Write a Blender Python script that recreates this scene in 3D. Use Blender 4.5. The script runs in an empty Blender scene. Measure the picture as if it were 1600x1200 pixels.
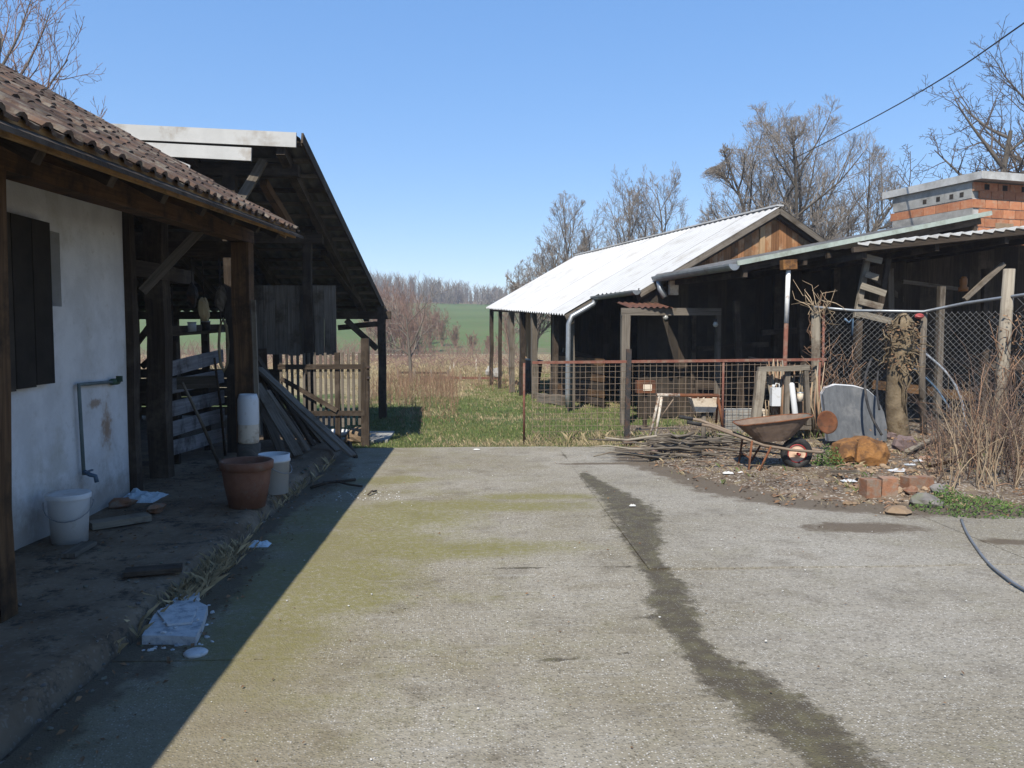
import bpy, math, random
import numpy as np
from mathutils import Vector as V, Matrix, noise as mnoise
R = math.radians
random.seed(7)
scn = bpy.context.scene
col = scn.collection
# ------------------------------------------------------------------ camera, sky, sun, exposure
CAM_H, FOC, YAW, PIT = 1.6, 1280.0, R(-2.7), math.atan(80 / 1280)
cd = bpy.data.cameras.new('camera'); cam = bpy.data.objects.new('camera', cd); col.objects.link(cam)
cd.sensor_width = 36; cd.lens = 36 * FOC / 1600; cd.clip_start = .05; cd.clip_end = 3000
cam.location = (0, 0, CAM_H); cam.rotation_euler = (math.pi / 2 - PIT, 0, YAW)
scn.camera = cam
TO_SUN = V((-.29, -.81, 1.0)).normalized()
world = bpy.data.worlds.new('World'); scn.world = world; world.use_nodes = True
wn = world.node_tree.nodes; wl = world.node_tree.links
sky = wn.new('ShaderNodeTexSky'); sky.sky_type = 'NISHITA'; sky.sun_disc = False
sky.sun_elevation = math.asin(TO_SUN.z); sky.sun_rotation = math.atan2(TO_SUN.x, TO_SUN.y)
sky.air_density = 1.0; sky.dust_density = 0; sky.ozone_density = 3.0; sky.altitude = 2000
bg = wn['Background']; bg.inputs['Strength'].default_value = .33
gm = wn.new('ShaderNodeGamma'); gm.inputs[1].default_value = .4; hs_ = wn.new('ShaderNodeHueSaturation'); hs_.inputs['Saturation'].default_value = 2.0; hs_.inputs['Hue'].default_value = .512   # evens the clear sky out all round
wl.new(sky.outputs[0], gm.inputs[0]); wl.new(gm.outputs[0], hs_.inputs['Color']); wl.new(hs_.outputs[0], bg.inputs[0])
sl = bpy.data.lights.new('sun', 'SUN'); sl.energy = 5.0; sl.angle = R(.5); sl.color = (1, .94, .83)
so = bpy.data.objects.new('sun', sl); col.objects.link(so)
so.rotation_euler = TO_SUN.to_track_quat('Z', 'Y').to_euler(); so.location = (-10, -20, 30)
vs = scn.view_settings; vs.view_transform = 'Standard'; vs.look = 'None'; vs.exposure = .62; vs.gamma = 1; vs.use_curve_mapping = False
scn.cycles.max_bounces = 6; scn.cycles.transparent_max_bounces = 8

HAZE = .0009
# ------------------------------------------------------------------ helpers
F_ = V((-math.sin(YAW) * math.cos(PIT), math.cos(YAW) * math.cos(PIT), -math.sin(PIT)))
R_ = V((math.cos(YAW), math.sin(YAW), 0)); U_ = R_.cross(F_)
def ray(x, y): return F_ + R_ * ((x - 800) / FOC) - U_ * ((y - 600) / FOC)
def at(x, y, Y):                                    # the world point seen at a place of the photograph, Y metres ahead
    d = ray(x, y); return V((0, 0, CAM_H)) + d * (Y / d.y)
def gr(x, y, h=0):                                  # the same on a level at height h
    d = ray(x, y); return V((0, 0, CAM_H)) + d * ((h - CAM_H) / d.z)
def pxl(p):
    q = V(p) - V((0, 0, CAM_H)); k = q.dot(F_)
    return (800 + FOC * q.dot(R_) / k, 600 - FOC * q.dot(U_) / k) if k > .05 else (-9e9, 0)
def rr(a, b): return random.uniform(a, b)
WL = {}
class MB:
    def __init__(s): s.v = []; s.f = []; s.uv = []; s.rn = []; s.sm = []
    def add(s, vs, fs, uvs=None, rnd=None, smooth=False):
        o = len(s.v); s.v += [tuple(p) for p in vs]; rnd = random.random() if rnd is None else rnd
        for k, f in enumerate(fs):
            s.f.append([o + i for i in f]); s.rn.append(rnd); s.sm.append(smooth)
            s.uv += list(uvs[k]) if uvs else [(vs[i][0] + .3 * vs[i][2], vs[i][1] + .7 * vs[i][2]) for i in f]
        return s
    def bar(s, p0, p1, w, h, up=(0, 0, 1), jit=0, tap=1, rnd=None):   # a squared timber from p0 to p1, w across, h along up
        p0, p1 = V(p0), V(p1); a = p1 - p0; L = a.length; a = a / L; up = V(up)
        if abs(a.dot(up)) > .97: up = V((0, 1, 0))
        x = a.cross(up).normalized(); z = x.cross(a)
        n = 2 if jit == 0 or L < .5 else 5
        vs = []; fs = []; uvs = []; k0 = random.random() * 9
        for i in range(n):
            t = i / (n - 1); m = 1 + (tap - 1) * t
            c = p0 + a * (L * t) + (x * rr(-jit, jit) + z * rr(-jit, jit) if 0 < i < n - 1 else V((0, 0, 0)))
            for (sx, sz) in ((-1, -1), (1, -1), (1, 1), (-1, 1)):
                vs.append(c + x * (sx * w / 2 * m + rr(-jit, jit) * .4) + z * (sz * h / 2 * m + rr(-jit, jit) * .4))
        for i in range(n - 1):
            for j in range(4):
                b = (j + 1) % 4; q = i * 4; wd = (w, h, w, h)[j]
                fs.append([q + j, q + b, q + 4 + b, q + 4 + j]); u0, u1 = L * i / (n - 1) + k0, L * (i + 1) / (n - 1) + k0
                uvs.append([(u0, j + 0), (u0, j + wd), (u1, j + wd), (u1, j + 0)])
        e = (n - 1) * 4
        for f in ([3, 2, 1, 0], [e, e + 1, e + 2, e + 3]):
            fs.append(f); uvs.append([(k0, 0), (k0, w), (k0 + h, w), (k0 + h, 0)])
        return s.add(vs, fs, uvs, rnd)
    def box(s, c, sx, sy, sz, rz=0, ch=0, rnd=None):                   # a box standing on its base centre c
        c = V(c); r = Matrix.Rotation(rz, 3, 'Z'); d = r @ V((0, 1, 0))
        if sx >= sy: d2 = r @ V((1, 0, 0)); return s.bar(c + V((0, 0, sz / 2)) - d2 * sx / 2, c + V((0, 0, sz / 2)) + d2 * sx / 2, sy, sz, rnd=rnd)
        return s.bar(c + V((0, 0, sz / 2)) - d * sy / 2, c + V((0, 0, sz / 2)) + d * sy / 2, sx, sz, rnd=rnd)
    def tube(s, pts, r, n=8, cap=True, rnd=None, smooth=True):
        pts = [V(p) for p in pts]; m = len(pts); rs = r if isinstance(r, (list, tuple)) else [r] * m
        vs = []; fs = []; uvs = []; L = 0; k0 = random.random() * 9; px = None; us = []
        for i, p in enumerate(pts):
            t = (pts[min(i + 1, m - 1)] - pts[max(i - 1, 0)])
            t = t.normalized() if t.length > 1e-9 else V((0, 0, 1))
            if px is None: px = t.orthogonal().normalized()
            else:
                px = px - t * px.dot(t)
                px = px.normalized() if px.length > 1e-6 else t.orthogonal().normalized()
            y = t.cross(px)
            if i: L += (p - pts[i - 1]).length
            us.append(L + k0)
            for j in range(n):
                a = 2 * math.pi * j / n; vs.append(p + (px * math.cos(a) + y * math.sin(a)) * rs[i])
        for i in range(m - 1):
            for j in range(n):
                b = (j + 1) % n; fs.append([i * n + j, i * n + b, i * n + n + b, i * n + n + j])
                w = 6.28 * max(rs[i], .002) / n
                uvs.append([(us[i], j * w), (us[i], j * w + w), (us[i + 1], j * w + w), (us[i + 1], j * w)])
        if cap:
            fs.append(list(range(n - 1, -1, -1))); uvs.append([(us[0], .01 * q) for q in range(n)])
            fs.append(list(range((m - 1) * n, m * n))); uvs.append([(us[-1], .01 * q) for q in range(n)])
        return s.add(vs, fs, uvs, rnd, smooth)
    def lathe(s, prof, n=20, c=(0, 0, 0), rnd=None, smooth=True, m3=None):
        vs = []; fs = []; c = V(c)
        for (r, z) in prof:
            for j in range(n):
                a = 2 * math.pi * j / n; p = V((r * math.cos(a), r * math.sin(a), z)); vs.append(c + (m3 @ p if m3 else p))
        for i in range(len(prof) - 1):
            for j in range(n):
                b = (j + 1) % n; fs.append([i * n + j, i * n + b, i * n + n + b, i * n + n + j])
        return s.add(vs, fs, None, rnd, smooth)
    def prism(s, poly, d, rnd=None):                                  # polygon (3-D points in a plane) pushed along d
        d = V(d); n = len(poly); vs = [V(p) for p in poly] + [V(p) + d for p in poly]
        fs = [list(range(n - 1, -1, -1)), list(range(n, 2 * n))] + [[i, (i + 1) % n, n + (i + 1) % n, n + i] for i in range(n)]
        a = (V(poly[1]) - V(poly[0])).normalized(); nn = d.normalized(); b = nn.cross(a)
        uvs = [[(vs[i].dot(b), vs[i].dot(a)) for i in f] for f in fs]
        return s.add(vs, fs, uvs, rnd)
    def grid(s, nu, nv, fn, rnd=None, smooth=True, uvf=None):
        vs = [V(fn(i / nu, j / nv)) for j in range(nv + 1) for i in range(nu + 1)]
        fs = [[j * (nu + 1) + i, j * (nu + 1) + i + 1, (j + 1) * (nu + 1) + i + 1, (j + 1) * (nu + 1) + i] for j in range(nv) for i in range(nu)]
        uvs = [[uvf((k % (nu + 1)) / nu, (k // (nu + 1)) / nv) for k in f] for f in fs] if uvf else None
        return s.add(vs, fs, uvs, rnd, smooth)
    def rock(s, c, sx, sy, sz, rnd=None, seed=None, smooth=False, rot=0, n=7, j=.22):
        c = V(c); vs = []; fs = []; sd = rr(0, 50) if seed is None else seed; rm = Matrix.Rotation(rot, 3, 'Z')
        for i in range(n):
            th = math.pi * i / (n - 1)
            for k in range(n + 2):
                a = 2 * math.pi * k / (n + 2)
                p = V((math.sin(th) * math.cos(a), math.sin(th) * math.sin(a), math.cos(th)))
                q = 1 + j * 2 * mnoise.noise(p * 1.3 + V((sd, 0, 0))); p = V((p.x * sx, p.y * sy, p.z * sz)) * q
                vs.append(c + rm @ p)
        m = n + 2
        for i in range(n - 1):
            for k in range(m): fs.append([i * m + k, i * m + m + k, i * m + m + (k + 1) % m, i * m + (k + 1) % m])
        return s.add(vs, fs, None, rnd, smooth)
    def build(s, name, mat, parent=None, local=False, kind=None, mesh_only=False):
        o = V((0, 0, 0)) if (local or parent is None) else WL[parent.name]
        me = bpy.data.meshes.new(name)
        me.from_pydata([(x - o.x, y - o.y, z - o.z) for (x, y, z) in s.v], [], s.f)
        uv = me.uv_layers.new(name='UVMap'); uv.data.foreach_set('uv', [q for p in s.uv for q in p])
        at_ = me.attributes.new('rnd', 'FLOAT', 'FACE'); at_.data.foreach_set('value', s.rn)
        me.polygons.foreach_set('use_smooth', s.sm)
        for m in (mat if isinstance(mat, list) else [mat]): me.materials.append(m)
        me.validate()
        if mesh_only: return me
        return link(name, me, parent, o, kind)
def link(name, me, parent=None, o=None, kind=None):
    ob = bpy.data.objects.new(name, me); col.objects.link(ob)
    if parent: ob.parent = parent
    WL[ob.name] = V((0, 0, 0)) if parent is None else (WL[parent.name] if o is None else o)
    if kind: ob['kind'] = kind
    return ob
def thing(name, label, cat, loc=(0, 0, 0), rz=0, group=None):
    o = bpy.data.objects.new(name, None); col.objects.link(o); o.empty_display_size = .1
    o.location = loc; o.rotation_euler = (0, 0, rz); o['label'] = label; o['category'] = cat
    if group: o['group'] = group
    WL[o.name] = V(loc); return o
def tag(o, label, cat, group=None):
    o['label'] = label; o['category'] = cat
    if group: o['group'] = group
    return o
def solo(mb, name, mat, label, cat, loc, group=None):                # a thing that is one mesh, origin at loc
    loc = V(loc); me = mb.build(name, mat, mesh_only=True)
    me.transform(Matrix.Translation(-loc)); o = link(name, me); o.location = loc; WL[o.name] = loc
    return tag(o, label, cat, group)
def struct(o): o['kind'] = 'structure'; return o
def dup(root, loc, rz=0, label=None, sc=None):
    r = root.copy(); col.objects.link(r); r.location = loc; r.rotation_euler = (0, 0, rz)
    if sc: r.scale = (sc, sc, sc)
    if label: r['label'] = label
    for ch in list(root.children):
        c = ch.copy(); col.objects.link(c); c.parent = r
        for g in list(ch.children): d = g.copy(); col.objects.link(d); d.parent = c
    return r
# ------------------------------------------------------------------ materials
def mat(name, a, b, sc=6., c=None, cs=1.6, cth=.56, bump=.25, bs=60., rough=.85, metal=0., st=None, uv=False, rv=.4, spec=.3, cw=.08, det=8, S=.56):
    a, b, c = [tuple(q * S for q in z) if z else None for z in (a, b, c)]
    m = bpy.data.materials.new(name); m.use_nodes = True; n = m.node_tree.nodes; L = m.node_tree.links; P = n['Principled BSDF']
    P.inputs['Roughness'].default_value = rough; P.inputs['Metallic'].default_value = metal; P.inputs['Specular IOR Level'].default_value = spec
    tc = n.new('ShaderNodeTexCoord'); mp = n.new('ShaderNodeMapping'); mp.inputs['Scale'].default_value = st or (1, 1, 1)
    L.new(tc.outputs['UV' if uv else 'Object'], mp.inputs['Vector'])
    oi = n.new('ShaderNodeObjectInfo'); at_ = n.new('ShaderNodeAttribute'); at_.attribute_name = 'rnd'
    ad = n.new('ShaderNodeVectorMath'); ad.operation = 'ADD'; L.new(mp.outputs[0], ad.inputs[0])
    sm = n.new('ShaderNodeMath'); sm.operation = 'ADD'; L.new(oi.outputs['Random'], sm.inputs[0]); L.new(at_.outputs['Fac'], sm.inputs[1])
    fr = n.new('ShaderNodeMath'); fr.operation = 'FRACT'; L.new(sm.outputs[0], fr.inputs[0])
    ml = n.new('ShaderNodeMath'); ml.operation = 'MULTIPLY'; ml.inputs[1].default_value = 7.3; L.new(fr.outputs[0], ml.inputs[0])
    L.new(ml.outputs[0], ad.inputs[1])
    nz = n.new('ShaderNodeTexNoise'); nz.inputs['Scale'].default_value = sc; nz.inputs['Detail'].default_value = det; nz.inputs['Roughness'].default_value = .62
    L.new(ad.outputs[0], nz.inputs['Vector'])
    rp = n.new('ShaderNodeValToRGB'); rp.color_ramp.elements[0].position = .3; rp.color_ramp.elements[1].position = .7
    rp.color_ramp.elements[0].color = (*a, 1); rp.color_ramp.elements[1].color = (*b, 1); L.new(nz.outputs['Fac'], rp.inputs[0])
    out = rp.outputs[0]
    if c:
        n2 = n.new('ShaderNodeTexNoise'); n2.inputs['Scale'].default_value = cs; n2.inputs['Detail'].default_value = 9; n2.inputs['Roughness'].default_value = .68
        a2 = n.new('ShaderNodeVectorMath'); a2.operation = 'ADD'; L.new(tc.outputs['Object'], a2.inputs[0]); L.new(ml.outputs[0], a2.inputs[1]); L.new(a2.outputs[0], n2.inputs['Vector'])
        r2 = n.new('ShaderNodeMapRange'); r2.inputs[1].default_value = cth - cw; r2.inputs[2].default_value = cth + cw; L.new(n2.outputs['Fac'], r2.inputs[0])
        mx = n.new('ShaderNodeMix'); mx.data_type = 'RGBA'; L.new(r2.outputs[0], mx.inputs['Factor']); L.new(out, mx.inputs['A']); mx.inputs['B'].default_value = (*c, 1); out = mx.outputs['Result']
    mr = n.new('ShaderNodeMapRange'); mr.inputs[3].default_value = 1 - rv / 2; mr.inputs[4].default_value = 1 + rv / 2; L.new(fr.outputs[0], mr.inputs[0])
    hs = n.new('ShaderNodeHueSaturation'); L.new(mr.outputs[0], hs.inputs['Value']); L.new(out, hs.inputs['Color']); L.new(hs.outputs[0], P.inputs['Base Color'])
    if bump:
        n3 = n.new('ShaderNodeTexNoise'); n3.inputs['Scale'].default_value = bs; n3.inputs['Detail'].default_value = 5; L.new(ad.outputs[0], n3.inputs['Vector'])
        bp = n.new('ShaderNodeBump'); bp.inputs['Strength'].default_value = bump; bp.inputs['Distance'].default_value = .01; L.new(n3.outputs['Fac'], bp.inputs['Height']); L.new(bp.outputs[0], P.inputs['Normal'])
    return m
WS = (1.2, 26, 26)
def wood(name, a, b, c=None, **k): return mat(name, a, b, sc=1.6, st=WS, uv=True, bs=4, bump=.5, rough=.9, c=c, spec=.15, **k)
M = {}
M['wood_dark'] = wood('wood_dark', (.035, .026, .02), (.10, .075, .055), c=(.14, .11, .085), cs=3)
M['wood_grey'] = wood('wood_grey', (.12, .10, .08), (.30, .26, .215), c=(.10, .075, .05), cs=2.5, cth=.6)
M['wood_pale'] = wood('wood_pale', (.26, .22, .17), (.46, .41, .33), c=(.16, .12, .09), cs=2.5, cth=.62)
M['wood_brown'] = wood('wood_brown', (.10, .055, .03), (.26, .15, .075), c=(.06, .04, .025), cs=3)
M['wood_fascia'] = wood('wood_fascia', (.17, .10, .045), (.33, .21, .095), c=(.07, .05, .03), cs=2.2, cth=.57, S=1.25)
M['wood_gable'] = wood('wood_gable', (.16, .075, .035), (.34, .17, .08), c=(.37, .26, .16), cs=1.8, cth=.58, rv=.7, S=0.9)
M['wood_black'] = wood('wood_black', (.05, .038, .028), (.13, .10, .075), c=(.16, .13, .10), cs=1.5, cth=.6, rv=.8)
M['pen_board'] = wood('pen_board', (.24, .23, .23), (.46, .45, .46), c=(.12, .10, .09), cs=3, cth=.58)
M['tile'] = mat('tile', (.075, .045, .032), (.18, .11, .075), sc=9, c=(.25, .22, .175), cs=7, cth=.57, bump=.4, bs=70, rv=.9, rough=.9, S=.5)
M['zinc_white'] = mat('zinc_white', (.68, .68, .66), (.84, .84, .82), sc=3, c=(.42, .35, .27), cs=3.2, cth=.63, bump=.12, bs=16, rough=.55, rv=.12, S=.52, cw=.12)
M['roof_white'] = mat('roof_white', (.80, .80, .79), (.86, .86, .86), sc=1.5, c=(.58, .55, .50), cs=1.6, cth=.63, cw=.12, bump=.05, bs=20, rough=.5, rv=.05, S=.47)
M['roof_pale'] = mat('roof_pale', (.62, .62, .615), (.74, .74, .73), sc=1.2, c=(.50, .47, .43), cs=1.3, cth=.6, cw=.12, bump=.05, bs=20, rough=.55, rv=.08, S=0.66)
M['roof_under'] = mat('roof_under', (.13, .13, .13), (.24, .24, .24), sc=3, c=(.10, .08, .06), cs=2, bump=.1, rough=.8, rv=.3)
M['roof_rust'] = mat('roof_rust', (.24, .09, .05), (.36, .16, .09), sc=4, c=(.14, .07, .05), bump=.15, rough=.85, S=.42)
M['green_trim'] = mat('green_trim', (.42, .50, .44), (.56, .62, .56), sc=6, c=(.33, .36, .30), cs=4, bump=.08, rough=.6, rv=.1)
M['galv'] = mat('galv', (.36, .39, .42), (.52, .55, .58), sc=7, c=(.32, .30, .28), cs=5, cth=.63, bump=.06, rough=.45, metal=.55, rv=.15)
M['rail_red'] = mat('rail_red', (.20, .075, .05), (.32, .13, .09), sc=14, c=(.30, .20, .15), cs=8, bump=.15, rough=.8, rv=.2)
M['rust'] = mat('rust', (.16, .06, .03), (.33, .13, .055), sc=12, c=(.10, .05, .03), cs=6, bump=.4, rough=.95, rv=.3)
M['wire_rust'] = mat('wire_rust', (.28, .20, .14), (.42, .33, .25), sc=9, bump=0, rough=.8, rv=.4)
M['wire_grey'] = mat('wire_grey', (.20, .20, .20), (.34, .34, .34), sc=9, bump=0, rough=.6, rv=.3)
M['iron_dark'] = mat('iron_dark', (.03, .03, .032), (.07, .062, .058), sc=14, c=(.12, .06, .035), cs=7, bump=.2, rough=.75)
M['white_paint'] = mat('white_paint', (.66, .66, .64), (.80, .80, .78), sc=12, c=(.30, .15, .09), cs=9, cth=.66, bump=.1, rough=.6, rv=.1, S=.9)
M['plastic_white'] = mat('plastic_white', (.72, .73, .74), (.82, .83, .84), sc=5, c=(.40, .35, .28), cs=5, cth=.66, bump=.05, rough=.42, rv=.1, spec=.45, S=0.65)
M['plastic_dirty'] = mat('plastic_dirty', (.55, .56, .57), (.76, .77, .78), sc=6, c=(.22, .15, .10), cs=4, cth=.6, bump=.1, rough=.55, rv=.1, S=.75)
M['terracotta'] = mat('terracotta', (.24, .10, .06), (.36, .17, .105), sc=7, c=(.30, .22, .17), cs=4, cth=.6, bump=.2, rough=.85, rv=.1)
M['clay'] = mat('clay', (.29, .135, .08), (.43, .215, .12), sc=14, c=(.33, .26, .20), cs=9, cth=.53, bump=.5, rough=.92, rv=.4, S=.58)
M['foam_orange'] = mat('foam_orange', (.24, .105, .032), (.44, .22, .075), sc=9, c=(.13, .065, .03), cs=6, cth=.53, bump=.9, bs=35, rough=.95, rv=.25, S=.6)
M['mortar'] = mat('mortar', (.42, .40, .37), (.56, .54, .50), sc=9, c=(.30, .29, .27), cs=2, bump=.3, rough=.95, rv=.1)
M['conc_old'] = mat('conc_old', (.40, .39, .36), (.54, .53, .50), sc=5, c=(.28, .27, .25), cs=1.4, bump=.35, bs=80, rough=.95, rv=.15)
M['stone'] = mat('stone', (.15, .14, .13), (.30, .28, .26), sc=7, c=(.20, .21, .14), cs=5, bump=.6, bs=40, rough=.95)
M['stone_red'] = mat('stone_red', (.17, .12, .115), (.27, .20, .19), sc=7, bump=.6, bs=40, rough=.95)
M['tan'] = mat('tan', (.34, .23, .14), (.46, .34, .23), sc=9, bump=.4, rough=.95)
M['rubber'] = mat('rubber', (.016, .016, .018), (.05, .05, .052), sc=10, c=(.10, .09, .08), cs=7, bump=.15, rough=.8)
M['hose_pale'] = mat('hose_pale', (.42, .46, .52), (.58, .62, .68), sc=9, bump=0, rough=.4)
M['hub'] = mat('hub', (.62, .40, .28), (.74, .54, .40), sc=6, bump=.1, rough=.6, S=.75)
M['hub_red'] = mat('hub_red', (.40, .03, .03), (.50, .06, .05), sc=6, bump=.05, rough=.5)
M['tray'] = mat('tray', (.12, .085, .065), (.24, .17, .125), sc=7, c=(.12, .17, .155), cs=2.6, cth=.62, bump=.25, rough=.8, rv=.15, S=.8)
M['cream'] = mat('cream', (.56, .47, .36), (.68, .60, .49), sc=6, c=(.33, .24, .16), cs=6, bump=.3, rough=.9, rv=.1, S=0.95)
M['bathtub'] = mat('bathtub', (.13, .14, .15), (.24, .25, .265), sc=4, st=(6, 6, .5), c=(.32, .32, .32), cs=4, cth=.62, bump=.15, rough=.6, rv=.1, S=.42)
M['bark'] = mat('bark', (.10, .085, .07), (.22, .19, .155), sc=3, st=(1, 6, 1), uv=True, bump=.8, bs=8, rough=.95, rv=.35)
M['bark_lit'] = mat('bark_lit', (.16, .12, .075), (.36, .28, .18), sc=5, c=(.13, .09, .05), cs=6, bump=.9, bs=30, rough=.95, rv=.3)
M['twig'] = mat('twig', (.19, .165, .14), (.30, .262, .225), sc=2, bump=0, rough=.95, rv=.6, S=.85)
M['twig_dark'] = mat('twig_dark', (.07, .055, .048), (.12, .095, .08), sc=2, bump=0, rough=.95, rv=.6, S=0.8)
M['twig_red'] = mat('twig_red', (.19, .12, .095), (.29, .19, .145), sc=2, bump=0, rough=.95, rv=.6, S=0.85)
M['cane'] = mat('cane', (.20, .115, .07), (.34, .215, .14), sc=4, bump=0, rough=.9, rv=.7, S=0.85)
M['grass'] = mat('grass', (.055, .105, .022), (.105, .17, .04), sc=.6, c=(.24, .205, .10), cs=.55, cth=.54, bump=0, rough=.9, rv=.7, cw=.12, S=0.85)
M['straw'] = mat('straw', (.30, .235, .135), (.44, .36, .22), sc=2, bump=0, rough=.95, rv=.7, S=0.75)
M['weed'] = mat('weed', (.07, .13, .025), (.14, .23, .05), sc=3, bump=0, rough=.8, rv=.7, S=0.5)
M['leaf_dead'] = mat('leaf_dead', (.12, .065, .035), (.26, .155, .085), sc=3, bump=0, rough=.95, rv=.8, S=.75)
M['chip'] = mat('chip', (.66, .65, .62), (.80, .79, .77), sc=5, bump=.1, rough=.8, rv=.3, S=0.6)
M['foam_white'] = mat('foam_white', (.62, .65, .68), (.78, .80, .82), sc=16, c=(.34, .38, .42), cs=14, cth=.57, bump=.5, bs=60, rough=.9, rv=.1, S=0.6)
M['glass_bulb'] = mat('glass_bulb', (.55, .54, .50), (.66, .65, .6), sc=4, bump=0, rough=.2, spec=.6)
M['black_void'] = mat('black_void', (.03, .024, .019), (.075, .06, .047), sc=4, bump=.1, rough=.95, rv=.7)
M['blue_plastic'] = mat('blue_plastic', (.10, .17, .27), (.16, .25, .36), sc=6, bump=.1, rough=.5)
M['bag_blue'] = mat('bag_blue', (.36, .47, .56), (.55, .65, .72), sc=10, bump=.4, rough=.5, S=.75)
M['red_plastic'] = mat('red_plastic', (.36, .05, .05), (.46, .09, .08), sc=6, bump=.05, rough=.5)
M['pipe_green'] = mat('pipe_green', (.12, .17, .18), (.2, .26, .27), sc=9, bump=.1, rough=.6)
M['valve'] = mat('valve', (.05, .11, .07), (.09, .16, .11), sc=9, bump=.1, rough=.6)
M['amber'] = mat('amber', (.34, .12, .03), (.50, .20, .05), sc=5, bump=.1, rough=.5)
M['flaky'] = mat('flaky', (.42, .37, .30), (.62, .57, .49), sc=22, c=(.17, .09, .05), cs=16, cth=.53, bump=.2, rough=.8, S=.8)
M['stick'] = wood('stick', (.26, .19, .12), (.46, .36, .25), S=.8)
M['cane_dark'] = mat('cane_dark', (.075, .05, .04), (.15, .105, .08), sc=4, bump=0, rough=.95, rv=.7, S=.9)
M['tan_plank'] = wood('tan_plank', (.30, .19, .10), (.46, .32, .19), S=.9)
M['slab_pale'] = mat('slab_pale', (.42, .42, .41), (.56, .56, .55), sc=5, c=(.34, .33, .31), cs=2, bump=.3, bs=60, rough=.95, rv=.1, S=.8)
M['clay_block'] = mat('clay_block', (.40, .15, .075), (.54, .24, .12), sc=10, c=(.46, .30, .20), cs=6, cth=.6, bump=.35, rough=.92, rv=.3, S=.8)
# ------------------------------------------------------------------ ground, yard, hill
def nz(x, y, s=1.0, z=0.0): return mnoise.noise(V((x * s, y * s, z)))
def sstep(a, b, x):
    t = max(0, min(1, (x - a) / (b - a))); return t * t * (3 - 2 * t)
def attr_mat(name, build, gain=.56, rough=.93):
    m = bpy.data.materials.new(name); m.use_nodes = True; n = m.node_tree.nodes; L = m.node_tree.links; P = n['Principled BSDF']
    P.inputs['Roughness'].default_value = .93; P.inputs['Specular IOR Level'].default_value = .2
    tc = n.new('ShaderNodeTexCoord').outputs['Object']
    def noise(s, d=8, r=.62, st=None):
        q = n.new('ShaderNodeTexNoise'); q.inputs['Scale'].default_value = s; q.inputs['Detail'].default_value = d; q.inputs['Roughness'].default_value = r
        if st:
            mp = n.new('ShaderNodeMapping'); mp.inputs['Scale'].default_value = st; L.new(tc, mp.inputs[0]); L.new(mp.outputs[0], q.inputs['Vector'])
        else: L.new(tc, q.inputs['Vector'])
        return q.outputs['Fac']
    def vor(s, out='Color'):
        q = n.new('ShaderNodeTexVoronoi'); q.inputs['Scale'].default_value = s; L.new(tc, q.inputs['Vector']); return q.outputs[out]
    def att(k):
        q = n.new('ShaderNodeAttribute'); q.attribute_name = k; return q.outputs['Fac']
    def math_(op, a, b=None):
        q = n.new('ShaderNodeMath'); q.operation = op
        for i, z in enumerate((a, b)):
            if z is None: continue
            if isinstance(z, (int, float)): q.inputs[i].default_value = z
            else: L.new(z, q.inputs[i])
        return q.outputs[0]
    def ss(x, a, b, lo=0., hi=1.):
        q = n.new('ShaderNodeMapRange'); q.interpolation_type = 'SMOOTHSTEP'; L.new(x, q.inputs[0])
        q.inputs[1].default_value = a; q.inputs[2].default_value = b; q.inputs[3].default_value = lo; q.inputs[4].default_value = hi; return q.outputs[0]
    def mix(f, a, b, mode='MIX'):
        q = n.new('ShaderNodeMix'); q.data_type = 'RGBA'; q.blend_type = mode
        if isinstance(f, (int, float)): q.inputs['Factor'].default_value = f
        else: L.new(f, q.inputs['Factor'])
        for k, z in (('A', a), ('B', b)):
            if isinstance(z, tuple): q.inputs[k].default_value = (*z, 1)
            else: L.new(z, q.inputs[k])
        return q.outputs['Result']
    def sepx(c): return c
    def sep(c):
        q = n.new('ShaderNodeSeparateColor'); L.new(c, q.inputs[0]); return q.outputs[0]
    def finish(c, h, st=.5, dist=.01, rough=None):
        g = n.new('ShaderNodeMix'); g.data_type = 'RGBA'; g.blend_type = 'MULTIPLY'; g.inputs['Factor'].default_value = 1; L.new(c, g.inputs['A']); g.inputs['B'].default_value = (gain, gain, gain, 1); L.new(g.outputs['Result'], P.inputs['Base Color'])
        if h is not None:
            b = n.new('ShaderNodeBump'); b.inputs['Strength'].default_value = st; b.inputs['Distance'].default_value = dist; L.new(h, b.inputs['Height']); L.new(b.outputs[0], P.inputs['Normal'])
        if rough is not None: L.new(rough, P.inputs['Roughness'])
    def ell(ce, ra):                                                # 1 in the middle of a soft ellipsoid, below 0 outside
        a = n.new('ShaderNodeVectorMath'); a.operation = 'SUBTRACT'; L.new(tc, a.inputs[0]); a.inputs[1].default_value = ce
        b = n.new('ShaderNodeVectorMath'); b.operation = 'DIVIDE'; L.new(a.outputs[0], b.inputs[0]); b.inputs[1].default_value = ra
        l = n.new('ShaderNodeVectorMath'); l.operation = 'LENGTH'; L.new(b.outputs[0], l.inputs[0]); return math_('SUBTRACT', 1., l.outputs['Value'])
    def zed():
        q = n.new('ShaderNodeSeparateXYZ'); L.new(tc, q.inputs[0]); return q.outputs[2]
    build.ell, build.zed = ell, zed
    build(noise, vor, att, math_, ss, mix, sep, finish); return m
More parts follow.
